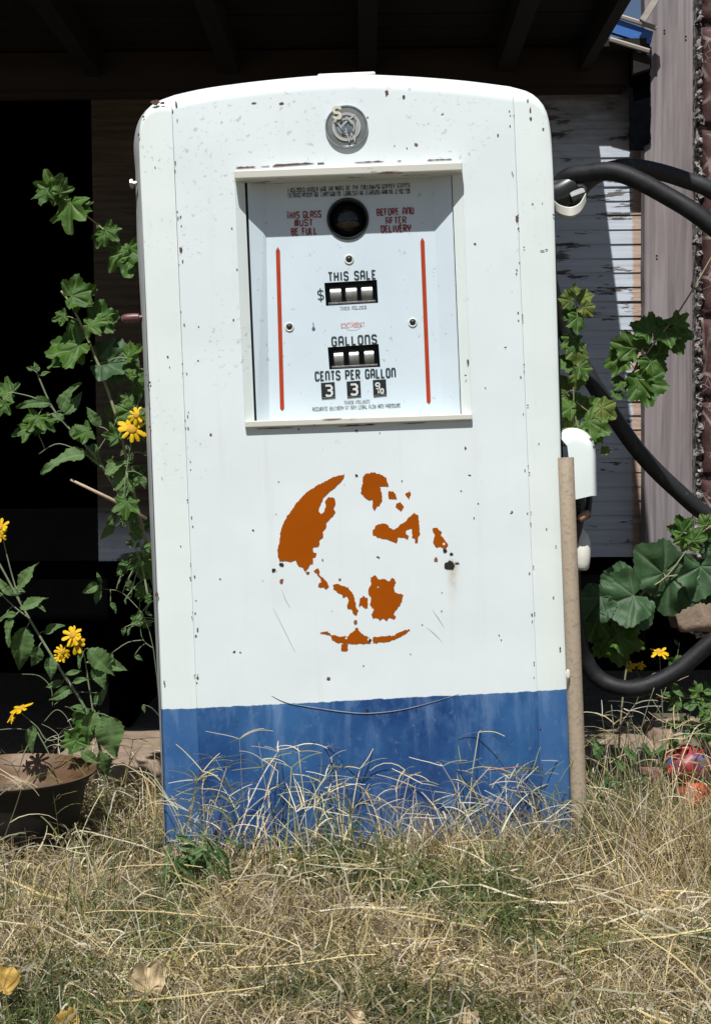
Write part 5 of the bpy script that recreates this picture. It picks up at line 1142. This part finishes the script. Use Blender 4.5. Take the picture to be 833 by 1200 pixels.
# ------------------------------------------------------------------ grass
def grass_material(name, trans=.30, rough=.6):
    t = NT(name); a = t.attr('tint'); t.put(t.b.inputs['Base Color'], a.outputs['Color']); t.b.inputs['Roughness'].default_value = rough
    t.b.inputs['Specular IOR Level'].default_value = .35
    tr = t.n('ShaderNodeBsdfTranslucent'); t.l(a.outputs['Color'], tr.inputs[0]); ms = t.n('ShaderNodeMixShader'); ms.inputs[0].default_value = trans
    t.l(t.b.outputs[0], ms.inputs[1]); t.l(tr.outputs[0], ms.inputs[2]); t.l(ms.outputs[0], t.out.inputs[0]); return t.m
M['grass'] = grass_material('dry_grass')
BL = {'v': [], 'f': [], 'c': [], 'n': 0}
def blades(base, az, el, bend, length, width, color, segs=5, twist=0.25, tip=0.15, zmin=0.003):
    N = len(az); P = np.empty((N, segs + 1, 3)); P[:, 0] = base; e = el.copy(); a = az.copy(); T = np.empty((N, segs + 1, 3))
    wob = rng.normal(0, twist, (N, segs)); wob2 = rng.normal(0, twist * .5, (N, segs))
    for k in range(segs):
        d = np.stack([np.cos(e) * np.cos(a), np.cos(e) * np.sin(a), np.sin(e)], 1); T[:, k] = d
        P[:, k + 1] = P[:, k] + d * (length / segs)[:, None]
        low = P[:, k + 1, 2] < zmin; P[low, k + 1, 2] = zmin; e = np.where(low, np.abs(e) * .5, e)
        e = e + bend / segs + wob2[:, k]; a = a + wob[:, k]
    T[:, segs] = T[:, segs - 1]
    up = np.array([0, 0, 1.0]); S = np.cross(T, up); S /= np.linalg.norm(S, axis=2, keepdims=True) + 1e-9; U = np.cross(S, T)
    ph = rng.uniform(0, math.pi, N)[:, None, None]; Wv = S * np.cos(ph) + U * np.sin(ph)
    prof = np.linspace(1, tip, segs + 1); prof[0] = .8
    W_ = Wv * (1.3 * width[:, None] * prof[None, :] * .5)[:, :, None]
    V = np.stack([P - W_, P + W_], 2).reshape(N, (segs + 1) * 2, 3)
    i0 = np.arange(N)[:, None] * (segs + 1) * 2 + BL['n']; k = np.arange(segs)[None, :] * 2; q = (i0 + k)
    F = np.stack([q, q + 1, q + 3, q + 2], 2).reshape(-1, 4)
    BL['v'].append(V.reshape(-1, 3)); BL['f'].append(F); BL['n'] += N * (segs + 1) * 2
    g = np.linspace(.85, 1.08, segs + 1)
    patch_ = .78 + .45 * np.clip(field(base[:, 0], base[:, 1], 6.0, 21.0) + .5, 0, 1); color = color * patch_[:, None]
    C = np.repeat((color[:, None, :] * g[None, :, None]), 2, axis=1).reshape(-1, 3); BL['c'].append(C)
    return P
pal = np.array([(0.68, 0.54, 0.29), (0.54, 0.42, 0.21), (0.74, 0.64, 0.43), (0.34, 0.27, 0.16), (0.60, 0.48, 0.22), (0.26, 0.185, 0.10), (0.70, 0.62, 0.48)])
grn = np.array([(0.085, 0.125, 0.035), (0.14, 0.185, 0.055), (0.21, 0.25, 0.085), (0.11, 0.16, 0.07), (0.27, 0.275, 0.09)])
def field(x, y, s, o): return np.array([noise.noise((a * s + o, b * s, o)) for a, b in zip(x, y)])
plx0, plx1 = PUMP_LOC.x - .335, PUMP_LOC.x + .34
def ok(x, y):
    inp = (x > plx0) & (x < plx1) & (y > PY - .004) & (y < PY + .42)
    inpot = (x - pot.location.x) ** 2 + (y - 2.38) ** 2 < (pr * .80) ** 2
    inst = ((y > 2.80) & (rng.random(len(x)) < .82))
    inpipe = (x - .36) ** 2 + (y - 2.262) ** 2 < .014 ** 2
    return ~(inp | inpot | inst | inpipe)
def scatter(N, ylo=1.40, yhi=3.02, p=1.0):
    y = ylo + (yhi - ylo) * rng.random(N) ** p; hw = .29 * y + .10
    x = (rng.random(N) * 2 - 1) * hw; m_ = ok(x, y); return x[m_], y[m_]
def colors(x, y, green_bias):
    n = len(x); g = field(x, y, 4.0, 3.0) + .5 * field(x, y, 13, 8.0)
    isg = (g * 1.5 + rng.normal(0, .22, n)) > green_bias
    c = np.where(isg[:, None], grn[rng.integers(0, len(grn), n)], pal[rng.integers(0, len(pal), n)])
    return np.clip(c * rng.uniform(.72, 1.18, n)[:, None], 0, .8), isg
# height and thickness of the sward vary: low and thin in front of the pot and stones
def sward(x, y):
    k = 1 + .45 * field(x, y, 3.0, 5.0)
    nearpot = np.exp(-(((x - pot.location.x) / .22) ** 4)) * np.clip((y - 2.00) / .12, 0, 1)
    foot = np.exp(-(((x - PUMP_LOC.x + .20) / .22) ** 4)) * np.clip((y - 1.98) / .10, 0, 1) * (y < PY)
    return np.clip(k * (1 - .74 * nearpot) * (1 - .38 * foot), .2, 1.6), np.maximum(nearpot, foot * .55)
# thatch of lying stems
x, y = scatter(44000, p=1.15); n = len(x); c, _ = colors(x, y, .40)
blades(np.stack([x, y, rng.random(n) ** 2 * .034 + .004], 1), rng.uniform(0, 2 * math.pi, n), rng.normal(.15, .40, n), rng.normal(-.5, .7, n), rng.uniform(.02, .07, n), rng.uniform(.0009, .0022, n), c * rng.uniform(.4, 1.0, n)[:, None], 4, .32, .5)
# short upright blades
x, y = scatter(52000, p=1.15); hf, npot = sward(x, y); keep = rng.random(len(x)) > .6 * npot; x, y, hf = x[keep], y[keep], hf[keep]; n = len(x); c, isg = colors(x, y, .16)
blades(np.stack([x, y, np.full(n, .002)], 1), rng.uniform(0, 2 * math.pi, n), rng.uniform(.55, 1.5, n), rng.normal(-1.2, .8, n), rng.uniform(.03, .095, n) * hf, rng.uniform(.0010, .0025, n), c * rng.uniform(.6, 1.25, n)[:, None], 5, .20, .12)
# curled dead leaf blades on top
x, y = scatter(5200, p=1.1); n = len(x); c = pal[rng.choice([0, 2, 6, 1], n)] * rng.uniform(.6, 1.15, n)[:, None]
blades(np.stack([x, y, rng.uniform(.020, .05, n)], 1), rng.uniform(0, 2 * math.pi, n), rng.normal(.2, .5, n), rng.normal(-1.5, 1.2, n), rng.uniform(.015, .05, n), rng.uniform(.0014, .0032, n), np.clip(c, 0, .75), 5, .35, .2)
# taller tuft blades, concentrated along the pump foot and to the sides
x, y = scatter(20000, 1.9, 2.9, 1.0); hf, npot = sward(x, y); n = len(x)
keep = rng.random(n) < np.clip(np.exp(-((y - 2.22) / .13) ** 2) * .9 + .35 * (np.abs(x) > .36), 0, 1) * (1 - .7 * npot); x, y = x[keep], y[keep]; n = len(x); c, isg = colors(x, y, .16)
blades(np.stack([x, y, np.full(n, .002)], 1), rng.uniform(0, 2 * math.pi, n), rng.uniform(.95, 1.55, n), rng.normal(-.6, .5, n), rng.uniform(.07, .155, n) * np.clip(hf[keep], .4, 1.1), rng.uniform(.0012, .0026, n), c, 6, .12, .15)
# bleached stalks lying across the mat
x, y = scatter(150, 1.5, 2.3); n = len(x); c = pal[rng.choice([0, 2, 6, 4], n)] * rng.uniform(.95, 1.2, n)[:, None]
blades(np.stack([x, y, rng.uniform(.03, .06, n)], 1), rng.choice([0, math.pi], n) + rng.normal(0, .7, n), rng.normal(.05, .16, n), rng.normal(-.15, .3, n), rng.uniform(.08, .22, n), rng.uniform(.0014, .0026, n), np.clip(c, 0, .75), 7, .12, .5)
def finish(name):
    V = np.concatenate(BL['v']); F = np.concatenate(BL['f']); C = np.concatenate(BL['c']); me = bpy.data.meshes.new(name)
    me.vertices.add(len(V)); me.vertices.foreach_set('co', V.astype(np.float32).ravel())
    me.loops.add(F.size); me.loops.foreach_set('vertex_index', F.astype(np.int32).ravel())
    me.polygons.add(len(F)); me.polygons.foreach_set('loop_start', np.arange(0, F.size, 4, dtype=np.int32)); me.polygons.foreach_set('loop_total', np.full(len(F), 4, np.int32))
    me.polygons.foreach_set('use_smooth', np.ones(len(F), bool))
    a = me.attributes.new('tint', 'FLOAT_COLOR', 'POINT'); a.data.foreach_set('color', np.concatenate([C, np.ones((len(C), 1))], 1).astype(np.float32).ravel())
    me.materials.append(M['grass']); me.update(); me.validate()
    o = bpy.data.objects.new(name, me); COL.objects.link(o); BL.update(v=[], f=[], c=[], n=0); return o
tag(finish('dry_grass'), 'tangled straw-coloured dry grass covering the ground', 'grass', kind='stuff')
# stalks with finger-like seed heads
def stalks(pts_y, n, hlo, hhi, xr_, side=False):
    x = rng.uniform(*xr_, n); y = rng.uniform(*pts_y, n); h = rng.uniform(hlo, hhi, n)
    c = np.where(rng.random(n)[:, None] < .75, pal[rng.choice([0, 2, 6], n)], grn[rng.choice([2, 4], n)]) * rng.uniform(.9, 1.25, n)[:, None]; c = np.clip(c, 0, .78)
    P = blades(np.stack([x, y, np.full(n, .003)], 1), rng.uniform(0, 2 * math.pi, n), rng.uniform(1.25, 1.55, n), rng.normal(-.35, .25, n), h, rng.uniform(.0011, .0018, n), c, 7, .08, .7)
    for k in range(5):
        m_ = rng.random(n) < (.95, .95, .9, .7, .3)[k]
        if m_.sum() == 0: continue
        q = int(m_.sum()); blades(P[m_, -1], k * 1.4 + rng.normal(0, .5, q), rng.uniform(-.15, .75, q), rng.normal(-.5, .45, q), rng.uniform(.03, .065, q), rng.uniform(.0010, .0016, q), c[m_] * .92, 5, .07, .5)
    # a couple of narrow leaves
    for k in range(2): blades(P[:, 2 + 2 * k], rng.uniform(0, 2 * math.pi, n), rng.uniform(.4, 1.1, n), rng.normal(-.8, .5, n), rng.uniform(.04, .09, n), rng.uniform(.0014, .0024, n), c, 5, .1, .15)
stalks((2.16, 2.275), 90, .10, .19, (plx0 + .02, plx1 - .0))
stalks((2.14, 2.26), 16, .18, .235, (plx0 + .05, plx1 - .06))
stalks((2.2, 2.7), 60, .12, .25, (.36, .75))
for cx_, cy_ in ((.42, 2.2), (.50, 2.25), (.60, 2.2), (.66, 2.34), (.30, 2.19), (.10, 2.2), (-.06, 2.2), (-.2, 2.19)):
    k_ = 90 if cx_ > .35 else 45; q = rng.normal(0, .035, (k_, 2)); x, y = cx_ + q[:, 0], cy_ + q[:, 1] * .8; m_ = ok(x, y); x, y = x[m_], y[m_]; n = len(x); c, _ = colors(x, y, .30)
    blades(np.stack([x, y, np.full(n, .002)], 1), rng.uniform(0, 2 * math.pi, n), rng.uniform(1.0, 1.5, n), rng.normal(-.6, .5, n), rng.uniform(.08, .21 if cx_ > .35 else .15, n), rng.uniform(.0014, .0030, n), c, 7, .12, .12)
stalks((2.15, 2.75), 24, .10, .17, (-.60, -.34))
stalks((1.6, 2.1), 30, .06, .11, (-.55, .55))
tag(finish('seeding_grass'), 'bleached grass stalks with finger-like seed heads around the pump foot', 'grass', kind='stuff')
# dry stuff lying in the pot
x = pot.location.x + rng.uniform(-.06, .09, 60); y = 2.38 + rng.uniform(-.08, .06, 60)
blades(np.stack([x, y, np.full(60, ph * .72)], 1), rng.uniform(0, 6.28, 60), rng.normal(.25, .3, 60), rng.normal(-.4, .5, 60), rng.uniform(.03, .10, 60), rng.uniform(.001, .002, 60), pal[rng.integers(0, 7, 60)] * .8, 5, .25, .4, zmin=ph * .68)
tag(finish('pot_litter'), 'dry grass litter lying inside the iron pot', 'grass', kind='stuff')

# ------------------------------------------------------------------ fallen leaves
M['dead_tan'] = leaf_mat('dead_tan_leaf', (0.50, 0.38, 0.22), (0.58, 0.46, 0.30), (0.4, 0.3, 0.17), .7, .1)
M['dead_yel'] = leaf_mat('dead_yellow_leaf', (0.42, 0.27, 0.06), (0.5, 0.33, 0.09), (0.35, 0.22, 0.06), .6, .1)
def fallen(px, py, Y, sz, ang, mat, seed, label):
    me = palm_leaf(seed, M[mat], .05, .03, cup=-.55, wave=.22); me.name = 'fallen_leaf'
    o = bpy.data.objects.new('fallen_leaf', me); COL.objects.link(o)
    Y -= 0.065; sz *= .72; p = at(px, py, Y); s = sz / FPX * Y
    nrm = (camB * .75 + Vector((0, 0, .8)) + camR * .1).normalized(); tip = (camR * math.cos(R(ang)) + camU * math.sin(R(ang))); tip = (tip - nrm * tip.dot(nrm)).normalized(); xx = tip.cross(nrm)
    o.matrix_world = Matrix.Translation(p) @ Matrix((xx, tip, nrm)).transposed().to_4x4() @ Matrix.Diagonal((s, s, s, 1))
    tag(o, label, 'leaf', 'fallen leaves in the grass')
fallen(176, 1160, 1.68, 36, 105, 'dead_tan', 41, 'pale tan curled leaf lying in the grass below the blue base')
fallen(4, 1160, 1.66, 34, 75, 'dead_yel', 42, 'yellow-brown leaf at the left frame edge in the grass')
fallen(80, 1204, 1.60, 26, 95, 'dead_yel', 43, 'small brownish leaf at the bottom, between the yellow and tan leaves')
fallen(545, 1204, 1.60, 26, 80, 'dead_tan', 44, 'tan leaf at the bottom of the grass, right of the middle')
fallen(420, 1196, 1.61, 22, 150, 'dead_tan', 45, 'small tan leaf at the bottom middle of the grass')
#fallen(820, 1104, 1.78, 24, 10, 'dead_tan', 46, 'dull tan leaf at the right edge of the grass')
